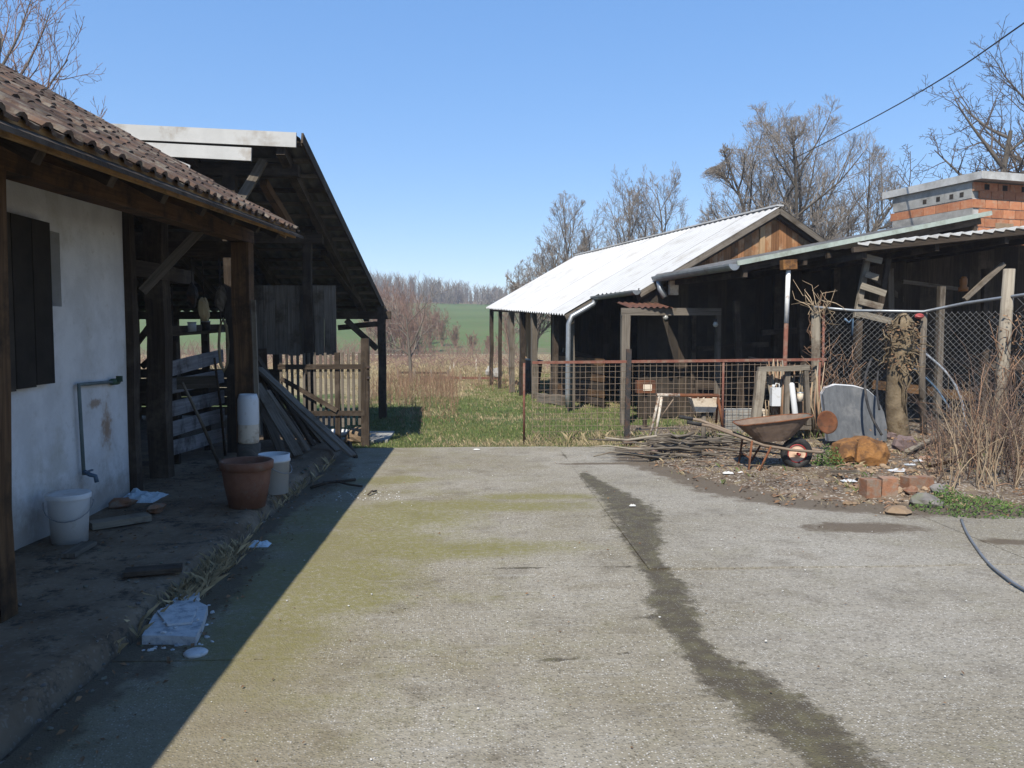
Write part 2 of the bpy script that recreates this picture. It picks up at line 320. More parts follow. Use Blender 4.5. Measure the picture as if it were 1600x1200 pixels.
def m_yard(noise, vor, att, ma, ss, mix, sep, fin):
    big = noise(.55, 6); mid = noise(2.6, 9, .7); fine = noise(38, 6, .7); brush = noise(7, 6, .6, (.35, 3.5, 1))
    c = mix(ss(big, .35, .65), (.37, .325, .235), (.53, .49, .41))
    c = mix(ss(mid, .48, .72), c, (.27, .235, .18)); c = mix(ma('MULTIPLY', ss(noise(1.1, 9, .7), .5, .68), .7), c, (.33, .28, .20))
    c = mix(ma('MULTIPLY', ss(brush, .5, .75), .5), c, (.55, .53, .48))
    c = mix(ma('MULTIPLY', ss(ma('ADD', att('cool'), ma('MULTIPLY', ma('SUBTRACT', mid, .5), .8)), .3, 1.1), .22), c, (.45, .43, .395))
    pv = sep(vor(85)); pd = vor(85, 'Distance')
    stones = ma('MULTIPLY', ss(pv, .70, .74), ss(pd, .42, .3))
    c = mix(ma('MULTIPLY', stones, ss(mid, .35, .55, .95, .5)), c, (.95, .92, .86))
    dk = ma('MULTIPLY', ss(pv, .2, .16), ss(pd, .5, .3)); c = mix(ma('MULTIPLY', dk, .55), c, (.12, .105, .08))
    c = mix(ss(fine, .48, .68), c, mix(.6, c, (.13, .115, .09))); c = mix(ma('MULTIPLY', ss(noise(16, 7, .75), .55, .7), .6), c, (.22, .19, .14))
    mo = ma('ADD', att('moss'), ma('ADD', ma('MULTIPLY', ma('SUBTRACT', noise(3.2, 9, .75), .5), 2.1), ma('MULTIPLY', ma('SUBTRACT', noise(1.2, 7, .7, (.5, 1.6, 1)), .5), 1.3)))
    c = mix(ma('MULTIPLY', ss(mo, .0, 1.15), ss(noise(22, 6), .3, .6, .3, .85)), c, (.285, .262, .085))
    mo2 = ma('ADD', att('tint'), ma('MULTIPLY', ma('SUBTRACT', mid, .5), .9)); c = mix(ma('MULTIPLY', ss(mo2, .3, 1.1), .6), c, (.30, .25, .155))
    di = ma('ADD', att('dirt'), ma('MULTIPLY', ma('SUBTRACT', noise(4.5, 9, .75), .5), 1.5))
    c = mix(ma('MULTIPLY', ss(di, .35, .7), .8), c, (.15, .11, .075))
    w = ma('ADD', att('wet'), ma('ADD', ma('MULTIPLY', ma('SUBTRACT', noise(2.9, 9, .78), .5), 2.3), ma('MULTIPLY', ma('SUBTRACT', noise(17, 7, .75), .5), .9))); wm = ss(w, .12, .52)
    wc = mix(ss(noise(9, 8), .4, .7), (.11, .09, .06), (.175, .155, .085))
    wc = mix(ma('MULTIPLY', stones, .55), wc, (.42, .40, .36))
    c = mix(ma('MULTIPLY', wm, .92), c, wc)
    h = ma('ADD', ma('MULTIPLY', ss(pd, .0, .6, 1, 0), .5), ma('ADD', ma('MULTIPLY', fine, .8), ma('MULTIPLY', mid, 1.2)))
    fin(c, h, .55, .012, ss(wm, 0, 1, .93, .72))
M['yard'] = attr_mat('yard', m_yard, .51)
def m_plaster(noise, vor, att, ma, ss, mix, sep, fin):
    ell, zed = m_plaster.ell, m_plaster.zed; n1 = noise(3, 8, .65); n2 = noise(13, 8, .72)
    c = mix(ss(n1, .35, .65), (.66, .66, .67), (.79, .79, .80)); c = mix(ss(noise(1.2, 9, .7), .52, .72), c, (.56, .54, .50)); c = mix(ma('MULTIPLY', ss(n2, .56, .7), .5), c, (.50, .48, .45))
    w = lambda e, k=1.: ma('ADD', e, ma('MULTIPLY', ma('SUBTRACT', n2, .5), 1.9 * k))
    c = mix(ma('MULTIPLY', ss(w(ell(STAIN[0], (.3, .13, .22))), .05, .8), .85), c, (.30, .16, .09))
    c = mix(ma('MULTIPLY', ss(w(ell(STAIN[0], (.3, .2, .55))), .1, 1.1), .5), c, (.42, .31, .21))
    c = mix(ma('MULTIPLY', ss(w(ell(STAIN[1], (.3, .17, .05))), .0, .7), .8), c, (.33, .22, .14))
    c = mix(ma('MULTIPLY', ss(ma('ADD', zed(), ma('MULTIPLY', ma('SUBTRACT', noise(5, 8, .7), .5), 1.0)), .62, .12), .75), c, (.28, .25, .21))
    fin(c, ma('ADD', noise(60, 6), ma('MULTIPLY', n1, 1.5)), .35, .012)
def m_soil(noise, vor, att, ma, ss, mix, sep, fin):
    c = mix(ss(noise(1.6), .35, .65), (.11, .08, .055), (.21, .16, .115)); c = mix(ss(noise(14, 8, .7), .5, .66), c, (.08, .055, .038))
    c = mix(ss(noise(6, 9, .75), .56, .66), c, (.27, .215, .16)); c = mix(ma('MULTIPLY', ss(sep(vor(60)), .86, .9), .7), c, (.5, .46, .4))
    c = mix(ss(noise(2.3, 9, .7), .58, .68), c, (.12, .13, .045)); c = mix(ss(noise(3.1, 9, .75), .54, .66), c, (.25, .20, .12))
    fin(c, ma('ADD', noise(30, 8, .7), noise(8, 6)), .9, .03)
X0 = -3.15; SB = V((-3.2, 5, 0))
def onX(x, y, X): d = ray(x, y); return V((0, 0, CAM_H)) + d * (X / d.x)
STAIN = [onX(167, 668, X0) - SB, onX(148, 631, X0) - SB]
M['plaster'] = attr_mat('plaster', m_plaster, .74)
M['soil'] = attr_mat('soil', m_soil, .85)
def m_floor(noise, vor, att, ma, ss, mix, sep, fin):
    c = mix(ss(noise(1.3), .35, .65), (.15, .105, .068), (.30, .225, .155)); c = mix(ss(noise(5, 9, .75), .5, .64), c, (.07, .055, .042))
    c = mix(ma('MULTIPLY', ss(sep(vor(70)), .88, .92), .2), c, (.4, .38, .34)); fin(c, ma('ADD', noise(26, 8), noise(6)), .45, .012)
M['floor'] = attr_mat('porch_floor', m_floor, .66)
def m_ground(noise, vor, att, ma, ss, mix, sep, fin):
    n1 = noise(.5, 9, .7); n2 = noise(4, 9, .72); n3 = noise(20, 6, .7)
    g = mix(ss(n2, .35, .65), (.055, .085, .022), (.11, .145, .045)); s = mix(ss(n2, .35, .65), (.22, .175, .095), (.36, .29, .17))
    d = ma('ADD', att('dry'), ma('MULTIPLY', ma('SUBTRACT', n1, .5), 2.2)); c = mix(ss(d, .35, .7), g, s)
    c = mix(ss(n3, .58, .7), c, (.10, .075, .045)); so = ma('ADD', att('soil'), ma('MULTIPLY', ma('SUBTRACT', n2, .5), .8))
    c = mix(ss(so, .4, .65), c, mix(ss(n3, .4, .6), (.09, .065, .045), (.17, .13, .09))); fin(c, ma('ADD', n2, n3), .8, .05)
M['ground'] = attr_mat('ground', m_ground, .8)
def m_hill(noise, vor, att, ma, ss, mix, sep, fin):
    n1 = noise(.03, 6); n2 = noise(.4, 8, .7); c = mix(ss(n1, .35, .65), (.085, .13, .042), (.12, .165, .06)); c = mix(ss(n2, .45, .7), c, (.13, .135, .06))
    w = ma('ADD', att('wood'), ma('MULTIPLY', ma('SUBTRACT', n2, .5), 1.5)); c = mix(ss(w, .2, .75), c, (.19, .145, .095)); fin(c, n2, .4, .3)
M['hill'] = attr_mat('hill', m_hill, .8)
def set_attr(ob, name, fn):
    me = ob.data; a = me.attributes.new(name, 'FLOAT', 'POINT'); a.data.foreach_set('value', [fn(v.co.x, v.co.y) for v in me.vertices])
def th(x, y):
    z = 0 if y < 30 else -.35 * sstep(30, 58, y)
    if y > 60: z += .058 * (y - 60) * sstep(55, 110, y) * (1 if y < 250 else 1) * (1 - .0016 * (x + 12))
    return z + (nz(x, y, .15) * .12 * sstep(13, 22, y))
gx = sorted(set([-160 + 16 * i for i in range(21)] + [-14 + i * .7 for i in range(41)]))
gy = sorted(set([-40 + i * 5 for i in range(10)] + [10 + .7 * i for i in range(40)] + [38 + 3 * i for i in range(12)]))
mb = MB(); nx = len(gx)
vv = [(x, y, th(x, y) - .03) for y in gy for x in gx]
mb.add(vv, [[j * nx + i, j * nx + i + 1, (j + 1) * nx + i + 1, (j + 1) * nx + i] for j in range(len(gy) - 1) for i in range(nx - 1)], smooth=True)
ground = struct(mb.build('ground', M['ground']))
set_attr(ground, 'dry', lambda x, y: .18 + .8 * sstep(16, 27, y) + .35 * sstep(1.5, 3, x))
set_attr(ground, 'soil', lambda x, y: 1.0 * sstep(3.2, 4.6, x - .02 * y) * (1 - sstep(26, 30, y)) + sstep(-2.1, -2.8, x) * (1 - sstep(16.3, 17.5, y)) + (1 if y < 2 else 0))
hy = [gy[-1] + 6 * i for i in range(52)]; hx = [-420 + 20 * i for i in range(43)]; nx = len(hx); mb = MB()
hz = lambda x, y: th(x, y) - .03 - max(0, y - 290) * .03
mb.add([(x, y, hz(x, y)) for y in hy for x in hx], [[j * nx + i, j * nx + i + 1, (j + 1) * nx + i + 1, (j + 1) * nx + i] for j in range(len(hy) - 1) for i in range(nx - 1)], smooth=True)
hill = struct(mb.build('hill', M['hill'])); set_attr(hill, 'wood', lambda x, y: sstep(238, 250, y) + (1 - sstep(62, 104, y)) * .62)
# yard: poured slabs over a dark bed, the wet track follows the long joint
YX0, YX1, YY0, YY1 = -1.76, 6.6, -1.0, 11.42
mb = MB(); mb.add([(YX0 - .05, YY0, -.025), (YX1, YY0, -.025), (YX1, YY1 - .05, -.025), (YX0 - .05, YY1 - .05, -.025)], [[0, 1, 2, 3]])
yard = struct(mb.build('yard', M['soil']))
trk = [(872, 702, .07), (905, 735, .06), (955, 772, .22), (990, 797, .3), (1000, 830, .27), (1012, 872, .11), (1042, 915, .2), (1050, 955, .2), (1072, 990, .12), (1110, 1035, .15), (1150, 1065, .24), (1205, 1105, .27), (1270, 1150, .23), (1330, 1200, .22), (1400, 1260, .22)]
trk = [(gr(x, y).x, gr(x, y).y, w) for x, y, w in trk]
def seg_d(x, y, pl):
    best = -9
    for i in range(len(pl) - 1):
        (ax, ay, aw), (bx, by, bw) = pl[i], pl[i + 1]; dx, dy = bx - ax, by - ay
        t = max(0, min(1, ((x - ax) * dx + (y - ay) * dy) / (dx * dx + dy * dy)))
        best = max(best, 1 - math.hypot(x - ax - t * dx, y - ay - t * dy) / (aw + (bw - aw) * t))
    return best
side = [[(1040, 1022, .06), (1165, 1030, .02)], [(985, 1022, .045), (870, 1030, .05), (800, 1040, .03)], [(1045, 965, .03), (985, 965, .02)], [(1000, 885, .03), (860, 888, .045), (720, 885, .05)]]
side = [[(gr(x, y).x, gr(x, y).y, w) for x, y, w in s] for s in side]
def wetf(x, y): return max(-1.5, max(seg_d(x, y, trk) - (.5 if y > 9.3 else 0), max(seg_d(x, y, s) for s in side) - .25))
def blob(x, y, L): return max([0] + [1 - math.hypot((x - a) / ra, (y - b) / rb) for a, b, ra, rb in L])
MOSS = [(-.85, 7.1, 1.2, .7), (.0, 7.5, 1.6, .34), (-1.0, 6.3, 1.0, .5), (-1.0, 5.2, .8, 1.1), (-.2, 6.0, 1.4, .35), (-.9, 8.9, .6, .35), (.6, 7.9, .9, .22), (-1.1, 4.3, .5, .8)]
def mossf(x, y): return 1.55 * blob(x, y, MOSS) + .3 * sstep(1.2, -1.2, x)
def tintf(x, y): return .9 * sstep(.6, -1.4, x) + .25 * sstep(4.6, 3.2, y) - .2
SOILB = [(2.25, 11.6), (2.05, 10.1), (2.35, 9.0), (2.55, 8.1), (2.95, 7.55), (3.8, 7.15), (4.9, 7.05), (6.8, 6.7)]
def soil_d(x, y):                                                   # >0 inside the earth patch
    s = -9
    for i in range(len(SOILB) - 1):
        (ax, ay), (bx, by) = SOILB[i], SOILB[i + 1]
        dx, dy = bx - ax, by - ay; t = max(0, min(1, ((x - ax) * dx + (y - ay) * dy) / (dx * dx + dy * dy)))
        d = math.hypot(x - ax - t * dx, y - ay - t * dy); sg = 1 if dx * (y - ay) - dy * (x - ax) > 0 else -1
        if s == -9 or d < abs(s): s = sg * d
    return s
def dirtf(x, y):
    d = soil_d(x, y); return max(1.0 - max(0, -d) / .55 if d < 0 else 1, 1.1 * blob(x, y, [(3.2, 6.5, .9, .35), (4.1, 6.0, .4, .2), (1.5, 9.9, .9, .15), (-1.6, 5, .3, 2.5), (-1.6, 9, .35, 2)]), sstep(-1.45, -1.75, x))
mb_edges = [(-1.76, 1.185), (1.185, 3.905), (3.905, 6.6)]
rows = [[-1, 3.98, 5.42, 8.2, 11.42], [-1, 5.42, 11.42], [-1, 5.6, 11.42]]
for (x0, x1), rw in zip(mb_edges, rows):
    for y0, y1 in zip(rw[:-1], rw[1:]):
        w, l = x1 - x0 - .002, y1 - y0 - .003; nu, nv = max(2, int(w / .07)), max(2, int(l / .07)); dz = rr(-.0008, .0008); tx, ty = rr(-.002, .002), rr(-.002, .002)
        def fn(u, v, x0=x0, y0=y0, w=w, l=l, dz=dz, tx=tx, ty=ty):
            x, y = x0 + .001 + u * w, y0 + .0015 + v * l
            e = min(u * w, (1 - u) * w, v * l, (1 - v) * l)
            ox = 0; k = max(0, 1 - e / .12)
            return (x + ox * k * .5, y + 0, dz + tx * (u - .5) * w + ty * (v - .5) * l + nz(x, y, .9) * .006 + nz(x, y, 5) * .002)
        mb = MB(); mb.grid(nu, nv, fn)
        n = nu + 1; ring = [i for i in range(n)] + [j * n + nu for j in range(1, nv + 1)] + [nv * n + i for i in range(nu - 1, -1, -1)] + [j * n for j in range(nv - 1, 0, -1)]
        m_ = len(ring); b0 = len(mb.v); mb.v += [mb.v[i] for i in ring]; b = len(mb.v); mb.v += [(mb.v[i][0], mb.v[i][1], mb.v[i][2] - .09) for i in ring]
        for i in range(len(ring)):
            k = (i + 1) % len(ring); mb.f.append([b0 + k, b0 + i, b + i, b + k]); mb.rn.append(0); mb.sm.append(False); mb.uv += [(0, 0)] * 4
        s = mb.build('slab', M['yard'], yard)
        for k, f in (('wet', wetf), ('moss', mossf), ('tint', tintf), ('cool', lambda x, y: sstep(.9, 1.5, x)), ('dirt', dirtf)): set_attr(s, k, f)
# earth patch on the right
mb = MB(); X0, X1, Y0, Y1 = 1.9, 12.0, 6.3, 13.6
def soilz(x, y):
    d = soil_d(x, y) + nz(x, y, 1.4) * .22 + nz(x, y, 5) * .08
    return -.03 + .075 * sstep(-.05, .5, d) + (.05 * nz(x, y, 1.1) + .02 * nz(x, y, 6)) * sstep(.1, .7, d) - .05 * (d < -.1)
mb.grid(145, 105, lambda u, v: (X0 + u * (X1 - X0), Y0 + v * (Y1 - Y0), soilz(X0 + u * (X1 - X0), Y0 + v * (Y1 - Y0))))
struct(mb.build('soil_patch', M['soil']))
# raised porch floor with a crumbling kerb
mb = MB()
def flz(x, y): return .1 + nz(x, y, 1.2) * .012 + nz(x, y, 5) * .006
def fl(u, v):
    y = -1 + v * 12.6; x1 = -1.80 + nz(y, 3, 1.3) * .05 + nz(y, 9, 5) * .02
    if u > .985: return (x1 + .02, y, -.05)
    x = -12 + (u / .985) ** .5 * (x1 + 12); return (x, y, flz(x, y) - (.02 if u > .97 else 0))
mb.grid(90, 150, fl); struct(mb.build('porch_floor', M['floor']))
# ------------------------------------------------------------------ left: tiled farm shed with porch
def onX(x, y, X): d = ray(x, y); return V((0, 0, CAM_H)) + d * (X / d.x)
def copies(name, me, parent, spots, o=None):
    for m4 in spots:
        ob = link(name, me, parent, o or WL[parent.name]); ob.matrix_local = Matrix.Translation(-(V((0, 0, 0)))) @ m4
TA = math.tan(R(29)); CA, SA = math.cos(R(29)), math.sin(R(29)); XE = -1.98; YEND = 9.2
def ez(y): return 2.33 + .039 * y
def rz_(x, y): return ez(y) + .05 + TA * (XE - x)
SB = V((-3.2, 5, 0))
shed = thing('farm_shed', 'white plastered shed with mossy clay tile roof and timber porch beam', 'shed', SB)
W = M
mb = MB()
X0 = -3.15
def wallq(y0, y1, z0, z1): mb.box((X0 - .15, (y0 + y1) / 2, z0), .3, y1 - y0, z1 - z0, rnd=.3)
WY0, WY1, WZ0, WZ1 = 4.2, 6.46, 1.80, 2.36; SY = onX(79, 475, X0 + .05).y
wallq(-5, WY0, .05, 3.06); wallq(WY1, 7.6, .05, 3.06); wallq(WY0, WY1, .05, WZ0); wallq(WY0, WY1, WZ1, 3.06)
mb.box((-5.6, 7.5, .05), 4.4, .2, 3.0, rnd=.3)
mb.build('wall', W['plaster'], shed)
mb = MB(); mb.box((X0 - .29, (WY0 + WY1) / 2, WZ0), .04, WY1 - WY0, WZ1 - WZ0); wpane = mb.build('window', W['wood_black'], shed)
mb = MB()
for k in range(9):
    y = SY - .13 - k * .258
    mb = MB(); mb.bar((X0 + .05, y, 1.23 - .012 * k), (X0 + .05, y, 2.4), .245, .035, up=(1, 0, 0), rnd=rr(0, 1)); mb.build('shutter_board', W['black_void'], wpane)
mb = MB(); mb.bar((-2.5, -5, 2.43 - .135), (-2.5, 9.25, 2.43 + .027 * 9.25), .17, .19, jit=.012); mb.build('porch_beam', W['wood_brown'], shed)
mb = MB(); mb.bar((XE + .015, -5, ez(-5)), (XE + .015, YEND, ez(YEND)), .03, .10, jit=.004); mb.build('fascia_board', W['wood_fascia'], shed)
mb = MB(); mb.bar((XE - .05, YEND - .02, ez(YEND)), (-6.3, YEND - .02, ez(YEND) + TA * 4.3), .035, .12); mb.build('verge_board', W['wood_fascia'], shed)
for y in [2.4 + .78 * k for k in range(9)]:
    mb = MB(); mb.bar((XE - .02, y, rz_(XE - .02, y) - .11), (-6.3, y, rz_(-6.3, y) - .11), .08, .12); mb.build('rafter', W['wood_dark'], shed)
mb = MB()  # roof boarding, with an overhang added past the tiles to cast a straight shadow
mb.add([(XE + .115, -5, rz_(XE + .115, -5) - .045), (XE + .115, YEND, rz_(XE + .115, YEND) - .045), (-6.3, YEND, rz_(-6.3, YEND) - .045), (-6.3, -5, rz_(-6.3, -5) - .045),
        (XE + .115, -5, rz_(XE + .115, -5) - .02), (XE + .115, YEND, rz_(XE + .115, YEND) - .02), (-6.3, YEND, rz_(-6.3, YEND) - .02), (-6.3, -5, rz_(-6.3, -5) - .02),
        (-10.6, YEND, rz_(-2, YEND) - .045), (-10.6, -5, rz_(-2, -5) - .045), (-10.6, YEND, rz_(-2, YEND) - .02), (-10.6, -5, rz_(-2, -5) - .02)],
       [[0, 1, 2, 3], [7, 6, 5, 4], [0, 4, 5, 1], [1, 5, 6, 2], [3, 2, 8, 9], [11, 10, 6, 7], [2, 6, 10, 8], [8, 10, 11, 9]])
mb.build('roof', W['wood_dark'], shed)
# the near porch post, the far one, the timber at the wall's end
mb = MB(); mb.bar((-2.52, 4.36, .08), (-2.5, 4.36, 2.46), .15, .15, up=(0, 1, 0), jit=.012); mb.build('porch_post', W['wood_brown'], shed)
mb = MB(); mb.bar((-2.46, 9.03, .08), (-2.48, 9.0, 2.56), .19, .18, up=(0, 1, 0), jit=.014); mb.build('porch_post', W['wood_brown'], shed)
mb = MB(); mb.bar((-2.33, 8.93, .5), (-2.35, 8.93, 1.95), .045, .03, up=(0, 1, 0)); mb.build('pale_batten', W['wood_pale'], shed)
mb = MB(); mb.bar((-3.14, 7.66, .08), (-3.16, 7.66, 2.95), .12, .13, up=(0, 1, 0), jit=.012); mb.build('corner_post', W['wood_dark'], shed)
mb = MB(); mb.bar((-3.24, 8.63, .08), (-3.24, 8.63, 3.0), .19, .19, up=(0, 1, 0), jit=.015); mb.build('inner_post', W['wood_dark'], shed)
mb = MB(); mb.bar((-3.2, 7.7, 2.2), (-3.2, 9.4, 2.22), .14, .15, jit=.01); mb.build('tie_beam', W['wood_dark'], shed)
mb = MB(); mb.bar((-3.05, 7.75, 1.98), (-2.56, 7.9, 2.56), .06, .08); mb.build('brace', W['wood_grey'], shed)
mb = MB(); mb.bar((-2.5, 9.05, 2.5), (-6.3, 9.05, 2.5), .14, .16, jit=.01); mb.build('tie_beam', W['wood_dark'], shed)
for y in (3.2, 4.75, 6.3, 7.9):
    mb = MB(); mb.bar((-2.5, y, ez(y) + .13), (-2.05, y, ez(y) - .03), .09, .1); mb.build('rafter_end', W['wood_brown'], shed)
# clay tiles: one mesh shared by every tile
mb = MB(); prof = [(0, 0), (.02, .022), (.05, .03), (.08, .022), (.1, .004), (.16, .0), (.205, .004)]; Lt = .40; n = len(prof)
vv = [(-.0, y, z + .017) for y, z in prof] + [(-Lt, y, z + .004) for y, z in prof] + [(0, y, z - .004) for y, z in prof]
mb.add(vv, [[i, n + i, n + i + 1, i + 1] for i in range(n - 1)] + [[2 * n + i, i, i + 1, 2 * n + i + 1] for i in range(n - 1)], rnd=0)
tile_me = mb.build('tile', W['tile'], mesh_only=True)
PLN = Matrix(((CA, 0, SA), (0, 1, 0), (-SA, 0, CA))).to_4x4()
spots = []
for r in range(14):
    for c in range(37):
        y = 1.8 + c * .2; x = XE + .06 - r * .33 * CA
        p = V((x, y, rz_(x, y) + .005)); q = pxl(p); q2 = pxl(p + V((0, .2, 0)))
        vis = q2[0] > -60 and q[1] > -60 and y > 2.0
        spots.append((not vis, (p - V((0, 0, CAM_H))).length, p))
spots.sort(key=lambda t: (t[0], t[1])); rest = MB()
for k, (hid, dist, p) in enumerate(spots):
    m4 = Matrix.Translation(p) @ PLN @ Matrix.Rotation(rr(-.012, .012), 4, 'Z') @ Matrix.Rotation(rr(-.03, .015), 4, 'Y') @ Matrix.Translation((rr(-.006, .004) if r == 0 else rr(-.015, .012), 0, rr(0, .008)))
    if k < 300 and not hid:
        ob = link('tile', tile_me, shed, SB); ob.matrix_local = Matrix.Translation(-SB) @ m4
    elif True: rest.add([m4 @ V(v) for v in vv], [[i, n + i, n + i + 1, i + 1] for i in range(n - 1)] + [[2 * n + i, i, i + 1, 2 * n + i + 1] for i in range(n - 1)])
for c in range(34):
    y = -5 + c * .2; p = V((XE + .06, y, rz_(XE + .06, y) + .005)); m4 = Matrix.Translation(p) @ PLN
    rest.add([m4 @ V(v) for v in vv], [[i, n + i, n + i + 1, i + 1] for i in range(n - 1)])
rest.build('tile_field', W['tile'], shed, kind='stuff')
# water pipe with valve and tap on the wall
XW = -3.11
a, b, c = onX(184, 596, XW), onX(123, 601, XW), onX(131, 742, XW)
wp = thing('water_pipe', 'thin bent water pipe with green valve running down the white wall', 'water pipe', c)
mb = MB(); mb.tube([a, b + (a - b) * .06, b, b + (c - b) * .04, c], .014, 8); mb.build('pipe', W['pipe_green'], wp)
mb = MB(); e = (a - b).normalized(); mb.tube([a - e * .12, a], .028, 8); mb.bar(a - e * .06 + V((.04, 0, .0)), a - e * .06 + V((.04, 0, .05)), .05, .02); mb.build('valve', W['valve'], wp)
mb = MB(); mb.tube([c + V((0, 0, .03)), c + V((.05, 0, .0)), c + V((.09, 0, -.01)), c + V((.1, 0, -.06))], .018, 8); mb.bar(c + V((.04, -.06, .03)), c + V((.04, .06, .03)), .018, .012); mb.build('tap', W['blue_plastic'], wp)
# ------------------------------------------------------------------ left: open barn whose roof falls away from the yard
HB = V((-4.5, 13, 0)); barn2 = thing('open_barn', 'dark open timber barn with steep roof seen from underneath and white edge boards', 'barn', HB)
Y0b, Z0b, Y1b, Z1b = 10.0, 3.93, 16.3, 2.0
def xr(y): return -2.05 + .05 * (y - 10)
def rb(x, y, o=0): return (x, y, Z0b + (Z1b - Z0b) * (y - Y0b) / (Y1b - Y0b) + o)
for k in range(7):                                                   # roof sheets, waves run down the slope
    def fs(u, v, k=k):
        y = Y0b + v * (Y1b - Y0b); x1 = xr(y) - k * 1.06; x0 = x1 - 1.1
        x = x0 + u * (x1 - x0); return rb(x, y, .022 * math.cos(x * 2 * math.pi / .177) + (.012 if k % 2 else 0))
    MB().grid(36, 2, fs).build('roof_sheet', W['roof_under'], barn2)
ny = 17
for k in range(ny):
    y = Y0b + .08 + k * (Y1b - Y0b - .16) / (ny - 1)
    mb = MB(); mb.bar(rb(-9.2, y, -.055), rb(xr(y) + .04, y, -.055), .06, .05, jit=.008); mb.build('batten', W['wood_grey'] if k % 3 else W['wood_dark'], barn2)
for x in (-2.28, -3.4, -4.6, -5.8, -7.0, -8.2):
    mb = MB(); mb.bar(rb(x, Y0b + .02, -.15), rb(x + .2 * (x > -3), Y1b - .1, -.15), .1, .13, jit=.01); mb.build('rafter', W['wood_dark'], barn2)
mb = MB(); mb.bar(rb(xr(Y0b) + .03, Y0b - .02, -.03), rb(xr(Y1b) + .03, Y1b, -.03), .025, .13); mb.build('verge_board', W['wood_dark'], barn2)
def board(p0, p1, h, name='edge_board'):
    d = V(p1) - V(p0); mb = MB(); mb.bar(p0, p1, .035, h); return mb.build(name, W['zinc_white'], barn2)
L0, L1 = at(150, 204, 9.94), at(463, 219, 9.96)
board(L0 + (L0 - L1) * 1.4, L1, .172); L0, L1 = at(190, 231, 9.9), at(393, 241.5, 9.9)
board(L0 + (L0 - L1) * 1.8, L1, .15)
p = [at(205, 238, 9.86), at(262, 244, 9.86), at(297, 258, 9.86), at(293, 276, 9.86), at(230, 262, 9.86)]; MB().prism(p, (0, .03, 0)).build('edge_board', W['zinc_white'], barn2)
def post(x, y, z1, w=.15, m='wood_dark', name='post', b=None, z0=-.05): b = b or barn2; MB().bar((x, y, z0), (x + rr(-.02, .02), y, z1), w, w, up=(0, 1, 0), jit=.012).build(name, W[m], b)
for x in (-1.72, -3.7, -5.0, -5.55, -6.3, -7.6): post(x, 15.6, 2.1, .14 if x > -2 else .12)
for x in (-3.0, -5.2, -7.4): post(x, 10.4, 3.65, .15)
for x in (-2.42, -4.6): post(x, 12.25, 3.1, .13)
mb = MB(); mb.bar((-9, 15.6, 1.93), (-1.55, 15.6, 1.93), .13, .14, jit=.01); mb.build('wall_plate', W['wood_dark'], barn2)
mb = MB(); mb.bar((-9, 12.25, 2.98), (-2.2, 12.25, 2.98), .14, .15, jit=.01); mb.build('purlin', W['wood_dark'], barn2)
mb = MB(); mb.bar((-9, 10.4, 3.6), (-2.15, 10.4, 3.6), .14, .15, jit=.01); mb.build('purlin', W['wood_dark'], barn2)
for a, b, m in (((-3.02, 10.2, 2.85), at(412, 250, 10.25), 'wood_grey'), (at(412, 285, 10.6), at(456, 357, 11.4), 'wood_brown'), (at(505, 395, 13), at(560, 470, 15), 'wood_dark'), (at(541, 500, 15.3), at(589, 545, 15.5), 'wood_dark'), (at(528, 512, 15.5), at(592, 506, 15.6), 'wood_dark'), (at(196, 560, 15.6), at(238, 505, 15.6), 'wood_dark'), (at(222, 573, 15.7), at(245, 553, 15.7), 'wood_dark')):
    MB().bar(a, b, .09, .10, jit=.006).build('brace', W[m], barn2)
for k in range(5):
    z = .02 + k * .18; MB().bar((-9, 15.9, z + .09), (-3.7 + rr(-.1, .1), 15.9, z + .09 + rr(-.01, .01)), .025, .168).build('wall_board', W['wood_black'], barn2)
for k in range(7):                                                   # grey panel above the gate
    p0 = at(392 + k * 19, 462, 12.35); MB().bar((p0.x + .09, 12.35, 1.27 + rr(-.01, .01)), (p0.x + .09, 12.35, 2.3), .172, .03, up=(0, 1, 0)).build('wall_board', W['wood_grey'], barn2)
# left side wall, closes the dark
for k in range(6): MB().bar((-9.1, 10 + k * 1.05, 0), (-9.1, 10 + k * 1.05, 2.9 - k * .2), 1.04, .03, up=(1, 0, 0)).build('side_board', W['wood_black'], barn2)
# ------------------------------------------------------------------ gate
GB = gr(570, 695); gate = thing('picket_gate', 'weathered wooden picket gate under the edge of the dark open barn', 'gate', (GB.x, 11.7, 0))
xa, xb, xc = at(440, 600, 11.7).x, at(527, 600, 11.7).x, at(570, 600, 11.7).x
for k in range(15):
    x = xa + k * (xc - .04 - xa) / 14.5
    if abs(x - xb) < .05: continue
    MB().bar((x, 11.7, .27 + rr(-.03, .03)), (x + rr(-.008, .008), 11.7, 1.31 + rr(-.02, .02)), .036, .022, up=(0, 1, 0)).build('picket', W['wood_grey'], gate)
for z in (1.12, .46): MB().bar((xa - .04, 11.675, z), (xc, 11.675, z), .03, .07).build('rail', W['wood_dark'], gate)
MB().bar((xa, 11.65, .96), (xb, 11.65, .5), .03, .06).build('brace', W['wood_dark'], gate)
MB().bar((xb, 11.72, .0), (xb, 11.72, 1.32), .07, .07, up=(0, 1, 0)).build('post', W['wood_dark'], gate)
MB().bar((xc, 11.72, -.02), (xc + .01, 11.72, 1.52), .11, .11, up=(0, 1, 0), jit=.006).build('post', W['wood_dark'], gate)
for z in (1.1, .95): MB().box((xc + .06, 11.66, z), .05, .04, .03).build('latch', W['iron_dark'], gate)
